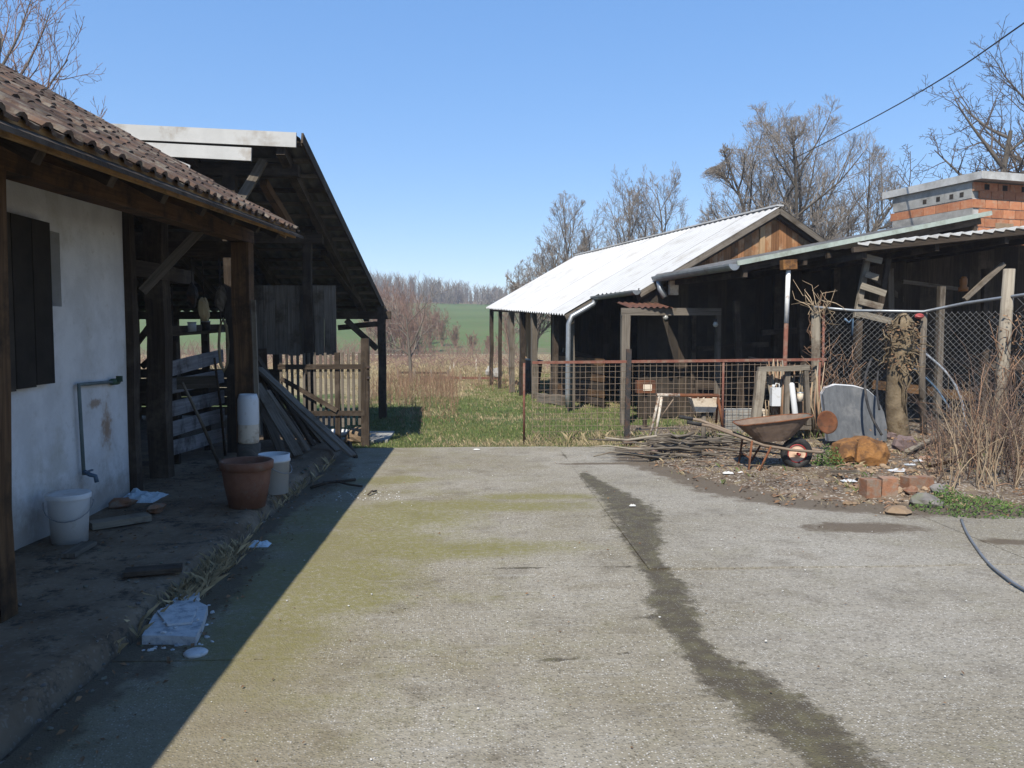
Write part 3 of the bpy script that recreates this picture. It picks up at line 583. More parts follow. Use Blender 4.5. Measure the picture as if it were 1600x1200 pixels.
# ------------------------------------------------------------------ pen boards, leaning planks and poles under the porch
PB = V((-3.35, 9.9, .1)); pen = thing('pen_wall', 'pen wall of wide pale grey boards behind the inner porch post', 'pen wall', PB)
for k, (z0, z1) in enumerate(((.32, .16), (.52, .42), (.74, .66), (.98, .93), (1.16, 1.2))):
    MB().bar((-3.36, 8.75, z0 + .02), (-3.3, 10.95, z1 + .1), .03, .165, jit=.004).build('board', W['pen_board'], pen)
for y in (9.5, 10.6): MB().bar((-3.4, y, .1), (-3.4, y, 1.5), .07, .07, up=(0, 1, 0)).build('stake', W['wood_dark'], pen)
pl = thing('leaning_planks', 'heap of long weathered planks leaning between the porch post and the picket gate', 'plank pile', (-2.2, 10.2, .1))
tops = [(386, 548, 10.9), (392, 560, 10.8), (398, 552, 10.9), (404, 575, 10.6), (390, 590, 10.4), (410, 580, 10.7), (400, 600, 10.2), (418, 610, 10.3), (384, 575, 10.7), (396, 570, 10.9), (410, 545, 11.0)]
bots = [(452, 700, .1), (470, 690, .1), (490, 700, .1), (552, 716, .06), (440, 712, .1), (500, 694, .08), (466, 716, .1), (482, 708, .1), (430, 700, .1), (528, 708, .07), (418, 690, .1)]
for (ax, ay, aY), (bx, by, h) in zip(tops, bots):
    MB().bar(gr(bx, by, h) + V((0, 0, .03)), at(ax, ay, aY), rr(.1, .16), .028, jit=.004).build('plank', W[random.choice(['wood_grey', 'wood_grey', 'wood_dark'])], pl)
for i, (a, b, w, m, lab) in enumerate(((at(285, 598, 8.4), gr(346, 734, .1), .035, 'wood_grey', 'thin pole leaning on the pale pen boards, nearer the wall'), (at(335, 560, 8.9), gr(352, 712, .1), .03, 'wood_dark', 'dark slim stick standing close to the far porch post'))):
    solo(MB().tube([b, (a + b) / 2 + V((.01, 0, .01)), a], [w / 2, w / 2, w / 2.4], 7), 'pole', W[m], lab, 'pole', b, None)
for i, (a, b, w, h, m) in enumerate(((( -3.2, 8.75, 1.62), (-3.2, 11, 1.66), .05, .1, 'wood_dark'), ((-4.6, 9.6, .1), (-4.5, 9.6, 2.4), .12, .12, 'wood_dark'), ((-3.9, 9.3, 1.0), (-2.9, 9.4, 1.05), .04, .14, 'wood_grey'), ((-5.2, 9.4, .8), (-3.4, 9.5, .9), .05, .16, 'wood_grey'))):
    MB().bar(a, b, w, h, up=(0, 0, 1) if i != 1 else (0, 1, 0), jit=.008).build('cross_rail' if i != 1 else 'stake', W[m], pen)
for i, (x, y, Y, m, lab) in enumerate(((318, 470, 9.1, 'straw', 'pale sack hanging from the tie beam in the porch bay'), (345, 455, 9.0, 'wood_grey', 'grey cloth bundle hanging by the far porch post'), (300, 450, 9.2, 'iron_dark', 'dark can hanging under the tie beam'))):
    p = at(x, y, Y); t = thing('hanging_bundle', lab, 'bundle', p); MB().rock((0, 0, -.08), .06, .06, .13, n=7).build('body', W[m], t, local=True); MB().tube([(0, 0, 0), (0, 0, 2.42 - p.z)], .005, 4).build('cord', W['iron_dark'], t, local=True)
# shelf with tins
sh = at(270, 523, 9.2); se = at(345, 517, 9.2)
shelf = thing('hanging_shelf', 'rough plank shelf hung in the dark porch bay', 'shelf', (sh + se) / 2)
MB().bar(sh, se, .2, .03).build('plank', W['wood_grey'], shelf)
for q in (sh, se): MB().tube([q, q + V((0, 0, .9))], .008, 5).build('hanger', W['iron_dark'], shelf)
for x, y, lab, m in ((300, 512, 'small pale tin on the hanging shelf', 'plastic_dirty'), (322, 510, 'dark oil can on the hanging shelf', 'iron_dark')):
    p = at(x, y, 9.2); p.z = (sh.z + (se.z - sh.z) * (x - 270) / 75) + .015
    t = thing('tin_can', lab, 'tin', p); MB().lathe([(.0, 0), (.045, 0), (.045, .1), (.0, .1)], 14).build('can', W[m], t, local=True); MB().lathe([(.047, .094), (.049, .1), (.047, .108), (0, .104)], 14).build('lid', W['galv'], t, local=True)
rope = at(348, 500, 8.95); 
mb = MB()
for k in range(3): mb.tube([rope + V((.05 * math.cos(a / 8 * 6.28), .01 * k, -.28 + .28 * math.sin(a / 8 * 6.28) + .01 * k)) for a in range(9)], .012, 6)
solo(mb, 'rope_coil', W['straw'], 'coil of pale rope hanging on the far porch post', 'rope', rope)
# buckets, planter, canister
def bucket(name, lab, p, h=.35, r0=.125, r1=.15, m='plastic_white', lid=False, rz=0, tilt=0):
    t = thing(name, lab, 'bucket', p, rz, None)
    if tilt: t.rotation_euler = (tilt, 0, rz)
    if lid: MB().lathe([(0, .0), (r0, 0), (r1 - .004, h - .02)], 28).build('body', W[m], t, local=True); MB().lathe([(r1 + .006, h - .03), (r1 + .008, h - .005), (r1 + .002, h + .008), (r1 - .015, h + .004), (0, h + .0)], 28).build('lid', W['plastic_dirty'], t, local=True)
    else: MB().lathe([(0, .0), (r0, 0), (r0 + (r1 - r0) * .8, h * .8), (r1 + .004, h * .8), (r1 + .006, h * .86), (r1 - .001, h * .87), (r1, h), (r1 - .008, h), (r0 - .006, .01), (0, .01)], 28).build('body', W[m], t, local=True)
    mb = MB(); mb.tube([(r1 + .012, 0, h * .84)] + [((r1 + .02) * math.cos(a * math.pi / 10), -.03 - .06 * math.sin(a * math.pi / 10), h * .84 - .22 * h * 1.9 * math.sin(a * math.pi / 10) * .5 - 0) if False else ((r1 + .02) * math.cos(a * math.pi / 10), -(r1 + .015) * math.sin(a * math.pi / 10), h * .84 - .12 * math.sin(a * math.pi / 10)) for a in range(11)], .0035, 5); mb.build('handle', W['galv'], t, local=True)
    return t
bucket('bucket', 'white lidded bucket with wire handle standing against the white wall', (-2.9, 5.95, .105), 0.345, .118, .142, lid=True, rz=.3)
bucket('bucket', 'open white bucket standing behind the terracotta planter', (-1.87, 7.72, .1), .37, .125, .145, rz=1.2)
t = thing('planter', 'large terracotta planter with thick rim at the porch edge', 'planter', (-1.96, 7.12, .1))
MB().lathe([(0, 0), (.15, 0), (.19, .2), (.205, .32), (.205, .33)], 32).build('pot', W['terracotta'], t, local=True)
MB().lathe([(.205, .325), (.222, .33), (.228, .395), (.215, .405), (.195, .40), (.185, .33), (.17, .1), (0, .08)], 32).build('rim', W['terracotta'], t, local=True)
cp = V((at(389, 700, 8.75).x, 8.75, .1)); solo(MB().lathe([(0, 0), (.13, 0), (.12, .15), (.125, .33), (0, .335)], 12, c=cp), 'log_stump', W['bark'], 'short dark log standing on end beside the far porch post', 'log', cp)
t = thing('plastic_canister', 'white plastic canister with muddy base on the log beside the porch post', 'canister', cp + V((0, 0, .335)), .4)
MB().lathe([(0, .0), (.10, 0), (.108, .02), (.105, .2)], 20).build('muddy_base', W['cream'], t, local=True)
MB().lathe([(.106, .2), (.11, .25), (.108, .46), (.09, .52), (.08, .52), (.095, .45), (0, .44)], 20).build('body', W['plastic_white'], t, local=True)
# floor litter by the wall and the kerb
def plank1(lab, a, b, w, h, m, name='plank', cat='plank', jit=.003): a, b = V(a), V(b); return solo(MB().bar(a + V((0, 0, h / 2)), b + V((0, 0, h / 2)), w, h, jit=jit), name, W[m], lab, cat, (a + b) / 2)
plank1('short pale plank lying on the porch floor beside the lidded bucket', gr(140, 826, .11), gr(232, 812, .11), .14, .05, 'wood_pale')
plank1('dark board lying flat in the middle of the porch floor', gr(195, 898, .11), gr(285, 890, .11), .12, .03, 'wood_dark')
plank1('broken end of a board at the bucket foot', gr(105, 872, .11), gr(140, 852, .11), .1, .03, 'wood_grey')
plank1('grey offcut leaning on the foot of the wall corner post', gr(212, 770, .11), gr(205, 735, .1) + V((0, 0, .2)), .08, .04, 'wood_pale')
p = gr(222, 778, .11)
def crumple(c, sx, sy, sz, n=12, s=3.): 
    return MB().grid(n, n, lambda u, v: (c[0] + (u - .5) * sx, c[1] + (v - .5) * sy, c[2] + sz * .8 * (.25 + abs(nz(u * s + c[0] * 9, v * s, 1.5))) * (1 - (2 * u - 1) ** 4) * (1 - (2 * v - 1) ** 4)), smooth=False)
solo(crumple((p.x, p.y, .105), .34, .4, .14), 'plastic_bag', W['bag_blue'], 'crumpled pale blue plastic bag at the foot of the corner post', 'bag', p)
for i, (x, y, lab) in enumerate(((190, 792, 'broken red brick on the porch floor behind the short plank'), (243, 800, 'half brick lying right of the blue bag'))):
    p = gr(x, y, .11); solo(MB().rock(p + V((0, 0, .03)), .11, .06, .045, rot=.4 + i, n=6), 'brick', W['clay'], lab, 'brick', p)
p = gr(270, 985)
t = thing('foam_slab', 'broken slab of dirty white foam lying against the kerb in the shade', 'foam slab', p)
poly = [gr(x, y, .0) for x, y in ((222, 1008), (242, 972), (262, 960), (280, 940), (312, 938), (308, 952), (325, 960), (318, 985), (306, 1010), (262, 1008))]
MB().prism(poly, (0, 0, .05)).build('slab', W['foam_white'], t)
MB().prism([gr(x, y, .0) + V((0, 0, .052)) for x, y in ((246, 972), (284, 955), (310, 965), (300, 990), (262, 994))], (0, 0, .012)).build('top_flake', W['foam_white'], t)
mb = MB()
for k in range(60):
    q = gr(rr(218, 335), rr(935, 1022)); s = rr(.004, .013); mb.rock((q.x, q.y, (.05 if 235 < pxl(q)[0] < 315 and 950 < pxl(q)[1] < 1005 else .0) + s * .5), s * 1.4, s, s * .7, n=5, rot=rr(0, 3))
mb.build('crumbs', W['foam_white'], t, kind='stuff')
p = gr(306, 1023); solo(MB().lathe([(0, 0), (.055, 0), (.06, .012), (.05, .02), (0, .018)], 14, c=p), 'plastic_plate', W['plastic_dirty'], 'flat pale plastic plate lying by the foam slab', 'plate', p)
p = gr(405, 852); solo(crumple((p.x, p.y, .0), .16, .12, .07), 'paper_scrap', W['bag_blue'], 'crumpled scrap of pale paper on the shaded concrete below the planter', 'paper', p)
sticks = (((486, 765), (555, 752), .016, 'longer thin stick lying across the kerb shadow edge'), ((505, 757), (566, 763), .012, 'thin crooked stick beside the longer one at the kerb'), ((575, 776), (588, 770), .01, 'short twig on the sunlit concrete near the shadow edge'), ((540, 690), (556, 716), .03, 'thick offcut lying at the end of the leaning planks'))
for (a, b, r, lab) in sticks:
    A_, B_ = gr(*a) + V((0, 0, .02)), gr(*b) + V((0, 0, .02)); solo(MB().tube([A_, (A_ * 2 + B_) / 3 + V((.01, .03, .02)), (A_ + B_ * 2) / 3 + V((0, -.02, .01)), B_], r, 6), 'stick', W['wood_dark'], lab, 'stick', A_)
p = gr(523, 684, .05); bk = solo(MB().lathe([(0, 0), (.2, .02), (.24, .1), (.23, .105), (.19, .03), (0, .02)], 24, c=p), 'basin', W['plastic_dirty'], 'shallow pale basin among the feet of the leaning planks', 'basin', p)
p = gr(556, 690, .02); solo(MB().rock(p + V((0, 0, .08)), .17, .12, .13, rot=.5), 'stone', W['tan'], 'pale rough stone at the foot of the gate post', 'stone', p)
mb = MB(); mb.box((-1.75, 12.7, -.04), .95, 1.1, .055); struct(mb.build('pavement', W['conc_old']))
mb = MB()
for k in range(230):
    x, y = (rr(-3.1, -1.75), rr(2.6, 9.5)) if k % 3 else (-1.8 + rr(-.08, .14), rr(2.5, 10.5)); s = rr(.004, .013) * (1.6 if k % 12 == 0 else 1); mb.rock((x, y, (.1 if x < -1.82 else 0.0) + s * .35), s * 1.3, s, s * .7, n=5, rot=rr(0, 3))
tag(mb.build('rubble', W['stone'], kind='stuff'), 'small clods and rubble scattered on the porch floor and along its kerb', 'rubble')
# dry grass growing out of the kerb joint
def tufts(mb, spots, n, h0, h1, r, w=.004, lean=.5):
    vs, fs = mb.v, mb.f
    for (x, y, z) in spots:
        for k in range(n):
            a = rr(0, 6.28); q = rr(0, r); bx, by = x + q * math.cos(a), y + q * math.sin(a); h = rr(h0, h1); l = rr(0, lean) * h; b = rr(0, 6.28); ww = w * rr(.6, 1.4)
            dx, dy = math.cos(b), math.sin(b); o = len(vs); rn = random.random()
            vs += [(bx - dy * ww, by + dx * ww, z), (bx + dy * ww, by - dx * ww, z), (bx + dx * l * .4 + dy * ww * .7, by + dy * l * .4 - dx * ww * .7, z + h * .6), (bx + dx * l, by + dy * l, z + h * (1 - .15 * l / h))]
            fs += [[o, o + 1, o + 2], [o, o + 2, o + 3]]; mb.rn += [rn, rn]; mb.sm += [False, False]; mb.uv += [(0, 0)] * 6
mb = MB(); tufts(mb, [(-1.76 + rr(-.08, .1), rr(4.7, 6.1), .0) for _ in range(70)] + [(-1.78 + rr(-.05, .04), rr(4, 10), 0) for _ in range(40)], 9, .03, .13, .05, .0016, 1.2)
o = mb.build('dry_grass', W['straw'], kind='stuff'); tag(o, 'dry straw coloured grass growing from the shaded kerb joint', 'grass')
# ------------------------------------------------------------------ right: white roofed barn
A0 = V((1.88, 16.8, 0)); D_ = V((-.25, .968, 0)).normalized(); E_ = V((D_.y, -D_.x, 0)); TB = .56
def bp(s, t, z): return A0 + D_ * s + E_ * t + V((0, 0, z))
def bz(t): return 1.97 + TB * (t if t < 3.72 else 7.44 - t)
barn = thing('barn', 'long barn with bright white corrugated roof and brown plank gable', 'barn', bp(3, 3.7, 0))
SG = -1.95
edges = [SG + k * (8.7 - SG) / 10 for k in range(11)]
def te(s): return .74 if s < 0 else .67 * max(0, s) / 8.4
for k in range(10):
    s0, s1 = edges[k], edges[k + 1]
    if s0 < 0 < s1: cuts = [(s0, 0, .74), (0, s1, None)]
    else: cuts = [(s0, s1, None)]
    for sa, sb, tt in cuts:
        def fn(u, v, sa=sa, sb=sb, tt=tt, k=k):
            s = sa + u * (sb - sa); t0 = tt if tt else te(s); t = t0 + v * (3.72 - t0)
            return bp(s, t, bz(t) + .022 * math.cos(s * 2 * math.pi / .21) + .004 * (k % 2))
        MB().grid(max(4, int((sb - sa) / .019)), 3, fn).build('roof_sheet', W['roof_white'] if sb < 2.2 else W['roof_pale'], barn)
    def fr(u, v, s0=s0, s1=s1):
        s = s0 + u * (s1 - s0); t = 3.72 + v * 3.1; return bp(s, t, bz(t) + .022 * math.cos(s * 2 * math.pi / .21))
    MB().grid(28, 2, fr).build('roof_sheet', W['roof_pale'], barn)
MB().bar(bp(SG, 3.72, bz(3.72) + .02), bp(8.7, 3.72, bz(3.72) + .02), .16, .03).build('ridge_cap', W['roof_white'], barn)
for t0, t1 in ((.74, 3.72), (6.8, 3.72)):
    MB().bar(bp(SG + .02, t0, bz(t0) - .08), bp(SG + .02, t1, bz(t1) - .08), .03, .11).build('verge_board', W['wood_grey'], barn)
    MB().bar(bp(SG + .12, t0, bz(t0) - .12), bp(SG + .12, t1, bz(t1) - .12), .09, .14).build('rafter', W['wood_dark'], barn)
MB().bar(bp(.02, .02, bz(.02) - .07), bp(.02, .74, bz(.74) - .07), .03, .10).build('verge_board', W['wood_grey'], barn)
GS = SG + .2; t = .9
while t < 6.5:                                                       # gable planks, each cut to the slope
    w = rr(.13, .19); c = t + w / 2; z0 = 2.05
    if t < 3.42 < t + w + .02: w = .12; mtl = 'tan_plank'; c = t + w / 2; pr_ = .03
    else: mtl = 'wood_gable'; pr_ = 0
    za, zb = bz(t) - .18, bz(t + w) - .18
    if min(za, zb) > z0 + .05:
        MB().prism([bp(GS - pr_, t, z0), bp(GS - pr_, t + w - .006, z0), bp(GS - pr_, t + w - .006, zb), bp(GS - pr_, t, za)], D_ * (.022 + rr(0, .008))).build('plank', W[mtl], barn)
    t += w
MB().bar(bp(GS - .06, .8, 2.02), bp(GS - .06, 6.7, 2.02), .12, .16).build('tie_beam', W['wood_dark'], barn)
for k in range(30):                                                 # dark plank walls inside
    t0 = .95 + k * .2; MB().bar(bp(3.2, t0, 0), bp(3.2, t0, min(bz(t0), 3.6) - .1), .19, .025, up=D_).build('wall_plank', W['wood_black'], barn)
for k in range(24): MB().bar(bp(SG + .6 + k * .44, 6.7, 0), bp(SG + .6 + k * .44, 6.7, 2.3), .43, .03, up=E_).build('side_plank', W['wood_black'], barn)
for k in range(6): MB().bar(bp(.15, .95 + .0 * k, .12 + k * .17), bp(3.1, .95, .12 + k * .17), .025, .15).build('manger_board', W['wood_brown'] if k % 2 else W['wood_dark'], barn)
for s, t, w, m in ((.15, .2, .13, 'wood_grey'), (1.6, .35, .12, 'wood_dark'), (3.1, .4, .13, 'wood_grey'), (4.4, .5, .13, 'wood_dark'), (5.6, .6, .13, 'wood_grey'), (7.1, .68, .09, 'wood_dark'), (8.4, .8, .10, 'wood_dark'), (8.4, 2.2, .13, 'wood_dark')):
    p = bp(s, t, 0); MB().bar(p + V((0, 0, -.05)), bp(s, t + rr(-.04, .04), bz(t) - .06), w, w, up=D_, jit=.01).build('post', W[m], barn)
for k in range(2): p = at(820.5 + k * 8, 600, 22.4); MB().bar((p.x, 22.4, -.05), (p.x, 22.4, 2.25), .135, .03, up=(0, 1, 0)).build('wall_plank', W['tan_plank'], barn)
MB().bar(bp(0, .3, bz(.3) - .12), bp(8.6, .85, bz(.85) - .12), .1, .13).build('wall_plate', W['wood_dark'], barn)
MB().bar(bp(2.2, .8, 1.2), bp(2.6, 2.6, .75), .06, .1).build('brace', W['wood_grey'], barn)
# gutter, down pipe
def gutter(mb, a, b, r, n=10):
    a, b = V(a), V(b); ax = (b - a).normalized(); x = ax.cross(V((0, 0, 1))).normalized(); z = V((0, 0, 1)); vs = []; fs = []
    for p in (a, b):
        for q in (r, r - .006):
            for i in range(n + 1):
                an = math.pi + math.pi * i / n; vs.append(p + x * (q * math.cos(an)) + z * (q * math.sin(an)))
    m = n + 1
    for i in range(n): fs += [[i, i + 1, 2 * m + i + 1, 2 * m + i], [m + i + 1, m + i, 3 * m + i, 3 * m + i + 1]]
    for e in (0, 2 * m): fs.append([e + i for i in range(m)])
    mb.add(vs, fs, None, None, False); return mb
gutter(MB(), bp(SG - .02, .66, bz(.74) - .0), bp(.05, .66, bz(.74) - .03), .085).build('gutter', W['galv'], barn)
mb = MB(); mb.tube([bp(-.03, .66, bz(.74) - .1), bp(-.05, .6, bz(.74) - .2), bp(-.08, .12, 1.93), bp(-.06, .06, 1.78), bp(-.05, .05, .35), bp(-.05, .06, .05)], .055, 10); mb.build('down_pipe', W['galv'], barn)
# ------------------------------------------------------------------ lean-to with a rusty sheet in front of the gable
LT = at(975, 487, 14.3); LE = at(1105, 487, 14.6)
lean = thing('lean_to', 'low lean-to with rusty red sheet and grey fascia under the barn gutter', 'lean-to', (LT.x + .6, 14.6, 0))
MB().bar(LT + V((-.05, 0, 0)), LE + V((.25, 0, .0)), .04, .13).build('fascia_board', W['wood_grey'], lean)
MB().grid(60, 2, lambda u, v: V((LT.x + .06 + u * .82 + v * -.05, 14.32 + v * 1.1, 2.045 + v * .13 + .014 * math.cos(u * 1.15 * 2 * math.pi / .15)))).build('roof_sheet', W['roof_rust'], lean)
MB().bar((LT.x + .04, 14.36, -.03), (LT.x + .04, 14.36, 1.92), .15, .14, up=(0, 1, 0), jit=.008).build('post', W['wood_grey'], lean)
q = at(1122, 500, 14.7); MB().bar((q.x, 14.7, 0), (q.x, 14.7, 1.95), .09, .09, up=(0, 1, 0)).build('post', W['wood_grey'], lean)
q = at(1084, 500, 15.4); MB().bar((q.x, 15.4, 0), (q.x, 15.4, 1.95), .08, .08, up=(0, 1, 0)).build('post', W['wood_dark'], lean)
MB().bar(LT + V((.1, .02, -.12)), LT + V((.02, .02, -.45)), .05, .05).build('brace', W['wood_grey'], lean)
for (x, y, lab) in ((1040, 496, 'bare light bulb hanging under the lean-to fascia'), (1118, 507, 'small glass lamp on the thin lean-to post')):
    p = at(x, y, 14.45); t = thing('light_bulb', lab, 'light bulb', p)
    MB().lathe([(0, -.05), (.035, -.035), (.05, 0), (.035, .035), (.02, .05)], 14).build('bulb', W['glass_bulb'], t, local=True); MB().lathe([(.022, .045), (.028, .05), (.028, .1), (0, .1)], 10).build('socket', W['iron_dark'], t, local=True)
# ------------------------------------------------------------------ pale green edged shed
K = V((4.15, 12.7, 2.69)); EK = V((.98, .18, 0)).normalized(); TK = .199
cow = thing('cattle_shed', 'open cattle shed with pale green roof edge sloping up to the right', 'shed', (6.2, 14.2, 0))
def kp(a, b, o=0): p = K + EK * a + D_ * b; return V((p.x, p.y, K.z + TK * a + o))
for k in range(5):
    def fn(u, v, k=k): a = -.06 + k * .93 + u * .95; b = v * 2.75; return kp(a, b, .016 * math.cos(a * 2 * math.pi / .14) + .003 * (k % 2))
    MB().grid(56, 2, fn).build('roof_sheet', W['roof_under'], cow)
MB().bar(kp(-.05, -.02, .0), kp(4.62, -.02, .0), .03, .075).build('edge_trim', W['green_trim'], cow)
MB().bar(kp(.1, .1, -.1), kp(4.5, .1, -.1), .08, .11).build('rafter', W['wood_dark'], cow)
MB().bar(kp(.1, 1.3, -.1), kp(4.5, 1.3, -.1), .08, .11).build('rafter', W['wood_dark'], cow)
for a in (.15, 1.2, 2.3, 3.4, 4.4): MB().bar(kp(a, .06, -.2), kp(a, 2.7, -.2), .07, .09).build('purlin', W['wood_dark'], cow)
gutter(MB(), kp(-.1, -.03, -.0), kp(-.1, 2.6, -.03), .1).build('gutter', W['galv'], cow)
mb = MB(); q = kp(-.1, 2.5, -.06); mb.tube([q, q + V((.02, -.05, -.2)), q + V((.1, -.1, -.36))], .055, 10); mb.build('down_pipe', W['galv'], cow)
q = kp(.12, 2.35, -.42); MB().box(q, .16, .12, .26).build('wall_box', W['cream'], cow)
for a, b in ((2.2, 2.3), (3.6, 2.5)): p = kp(a, b); MB().bar((p.x, p.y, 0), (p.x, p.y, p.z - .25), .13, .13, up=(0, 1, 0)).build('post', W['wood_dark'], cow)
for k in range(24):
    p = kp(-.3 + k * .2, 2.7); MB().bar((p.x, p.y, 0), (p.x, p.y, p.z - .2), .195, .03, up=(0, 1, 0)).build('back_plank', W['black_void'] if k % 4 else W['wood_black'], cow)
for x0, y0, x1, y1, Y, w, m in ((1090, 545, 1200, 538, 14.9, .09, 'wood_dark'), (1150, 470, 1158, 640, 14.2, .1, 'wood_dark'), (1085, 600, 1215, 604, 14.8, .14, 'wood_dark'), (1250, 470, 1256, 640, 14.4, .1, 'wood_dark'), (1190, 520, 1330, 512, 14.9, .1, 'wood_dark'), (1170, 560, 1290, 585, 14.6, .08, 'wood_grey')):
    MB().bar(at(x0, y0, Y), at(x1, y1, Y), w, w, up=(0, 1, 0), jit=.008).build('stall_rail', W[m], cow)
# pole carrying the roof
pp = gr(1224, 690); pole = thing('support_pole', 'slim pole painted white above and dark red below under a wooden block', 'pole', (4.92, 12.72, 0))
MB().tube([(4.90, 12.72, -.05), (4.925, 12.72, 1.75)], .034, 10).build('lower_pole', W['rail_red'], pole)
MB().tube([(4.925, 12.72, 1.75), (4.94, 12.72, 2.58)], .036, 10).build('upper_pole', W['white_paint'], pole)
MB().bar((4.83, 12.72, 2.66), (5.05, 12.72, 2.67), .16, .15).build('wood_block', W['foam_orange'], pole)
# ------------------------------------------------------------------ nearest corrugated roof on the right
coop = thing('poultry_shed', 'dark open shed under a white edged wavy roof at the right', 'shed', (8, 14, 0))
def cp_(a, b, o=0): p = V((5.84, 12.3, 2.93)) + EK * a + D_ * b * .9; return V((p.x, p.y, 2.93 + .113 * a - .035 * b + o))
for k in range(8):
    def fn(u, v, k=k):
        a = k * .96 + u * .98; w = (a / .205) % 1; tri = .045 * (1 - w) if w < .85 else .045 * (w - .85) / .15 * .15 + .03 * (w - .85) / .15
        return cp_(a, v * 4.2, tri + .004 * (k % 2))
    mb = MB(); mb.grid(66, 2, fn, smooth=False); n = 67
    for i in range(66):                                             # the folded front lip of the sheet
        o = len(mb.v); a, b = mb.v[i], mb.v[i + 1]; mb.v += [a, b, (b[0], b[1] - .004, b[2] - .03), (a[0], a[1] - .004, a[2] - .03 )]; mb.f.append([o + 3, o + 2, o + 1, o]); mb.rn.append(0); mb.sm.append(False); mb.uv += [(0, 0)] * 4
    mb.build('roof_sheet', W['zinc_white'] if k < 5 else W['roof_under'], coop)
MB().bar(cp_(-.05, .05, -.06), cp_(7.6, .05, -.06), .06, .08).build('fascia_board', W['wood_black'], coop)
for b in (.8, 1.7, 2.6, 3.5): MB().bar(cp_(0, b, -.07), cp_(7.6, b, -.07), .06, .08).build('batten', W['wood_dark'], coop)
for a in (.2, 1.5, 2.8, 4.1): MB().bar(cp_(a, .1, -.16), cp_(a, 4.1, -.16), .08, .1).build('rafter', W['wood_dark'], coop)
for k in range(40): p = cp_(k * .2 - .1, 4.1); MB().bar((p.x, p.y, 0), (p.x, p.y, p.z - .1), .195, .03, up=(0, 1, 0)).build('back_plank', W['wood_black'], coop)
MB().bar(at(1507, 468, 13.2), at(1568, 412, 13.2), .07, .07).build('brace', W['wood_grey'], coop)
p = at(1471, 450, 13.0); MB().bar((p.x, 13.0, 0), (p.x, 13.0, 2.35), .09, .09, up=(0, 1, 0), jit=.006).build('post', W['wood_grey'], coop)
for x0, y0, x1, y1, Y, w, m in ((1350, 520, 1600, 500, 14.6, .09, 'wood_dark'), (1390, 420, 1394, 640, 14.3, .1, 'wood_grey'), (1440, 560, 1600, 570, 14.7, .2, 'wood_dark'), (1540, 420, 1536, 660, 14.4, .1, 'wood_dark'), (1360, 600, 1520, 620, 14.2, .16, 'wood_brown'), (1410, 440, 1500, 452, 14.8, .07, 'wood_grey')):
    MB().bar(at(x0, y0, Y), at(x1, y1, Y), w, w, up=(0, 1, 0), jit=.008).build('perch_rail', W[m], coop)
p = at(1505, 455, 13.4); t = thing('oil_lantern', 'rusty amber lantern hanging in the dark right shed', 'lantern', p)
MB().lathe([(0, 0), (.075, 0), (.08, .06), (.05, .08), (.06, .12), (.06, .2), (.04, .24), (0, .25)], 14).build('body', W['amber'], t, local=True)
MB().tube([(-.06, 0, .2), (-.05, 0, .32), (0, 0, .36), (.05, 0, .32), (.06, 0, .2)], .006, 5).build('handle', W['iron_dark'], t, local=True)
MB().tube([(0, 0, .36), (0, 0, .9)], .004, 4).build('hook_wire', W['iron_dark'], t, local=True)
# ------------------------------------------------------------------ brick building behind
QC = V((12.6, 20, 0)); DB = V((-.265, .964, 0)); EB = V((DB.y, -DB.x, 0))
def qp(a, b, z): return QC + EB * a + DB * b + V((0, 0, z))
brk = thing('brick_building', 'unfinished red block building with flat grey concrete slab roof', 'building', qp(3, 2, 0))
oh = .32
MB().prism([qp(0, 0, 5.42), qp(7, 0, 5.42), qp(7, 3.35, 5.42), qp(0, 3.35, 5.42)], (0, 0, .19)).build('roof_slab', W['slab_pale'], brk)
wp_ = lambda a, b, z: qp(a + .09, b + oh, z)
MB().prism([wp_(0, .055, 5.0), wp_(6, .055, 5.0), wp_(6, 2.7, 5.0), wp_(0, 2.7, 5.0)], (0, 0, .415)).build('ring_beam', W['conc_old'], brk)
MB().prism([wp_(.03, .03, 0), wp_(6, .03, 0), wp_(6, 2.67, 0), wp_(.03, 2.67, 0)], (0, 0, 4.995)).build('wall', W['slab_pale'], brk)
bw, bh = .40, .235
for r in range(9):
    for c in range(9):
        a = c * bw + (.2 if r % 2 else 0); z = 4.76 + .47 - r * bh
        if r == 0: z -= .05
        MB().prism([wp_(a + .012, 0, z), wp_(a + bw - .012, 0, z), wp_(a + bw - .012, 0, z + bh - .022), wp_(a + .012, 0, z + bh - .022)], DB * .05).build('block', W['clay_block'], brk)
for r in range(1):
    for c in range(7):
        a = c * bw - (.2 if r % 2 else 0); z = 4.76 - r * bh
        MB().prism([wp_(0, max(.0, a) + .012, z), wp_(0, a + bw - .012, z), wp_(0, a + bw - .012, z + bh - .022), wp_(0, max(.0, a) + .012, z + bh - .022)], EB * .05).build('block', W['clay_block'], brk)
MB().prism([wp_(-.012, .02, 3.4), wp_(-.012, 2.69, 3.4), wp_(-.012, 2.69, 4.75), wp_(-.012, .02, 4.75)], EB * .03).build('plaster_band', W['mortar'], brk)
for b in (.3, .62, 1.05, 1.5): MB().prism([wp_(-.006, b, 5.07), wp_(-.006, b + .12, 5.07), wp_(-.006, b + .12, 5.19), wp_(-.006, b, 5.19)], EB * .03).build('beam_hole', W['black_void'], brk)
for a in (.35, .95, 1.6): MB().prism([wp_(a, -.006, 5.22), wp_(a + .16, -.006, 5.22), wp_(a + .16, -.006, 5.36), wp_(a, -.006, 5.36)], DB * .03).build('beam_hole', W['black_void'], brk)
MB().prism([wp_(.75, -.012, 4.0), wp_(1.35, -.012, 4.0), wp_(1.35, -.012, 4.4), wp_(.75, -.012, 4.4)], DB * .03).build('window', W['tan'], brk)
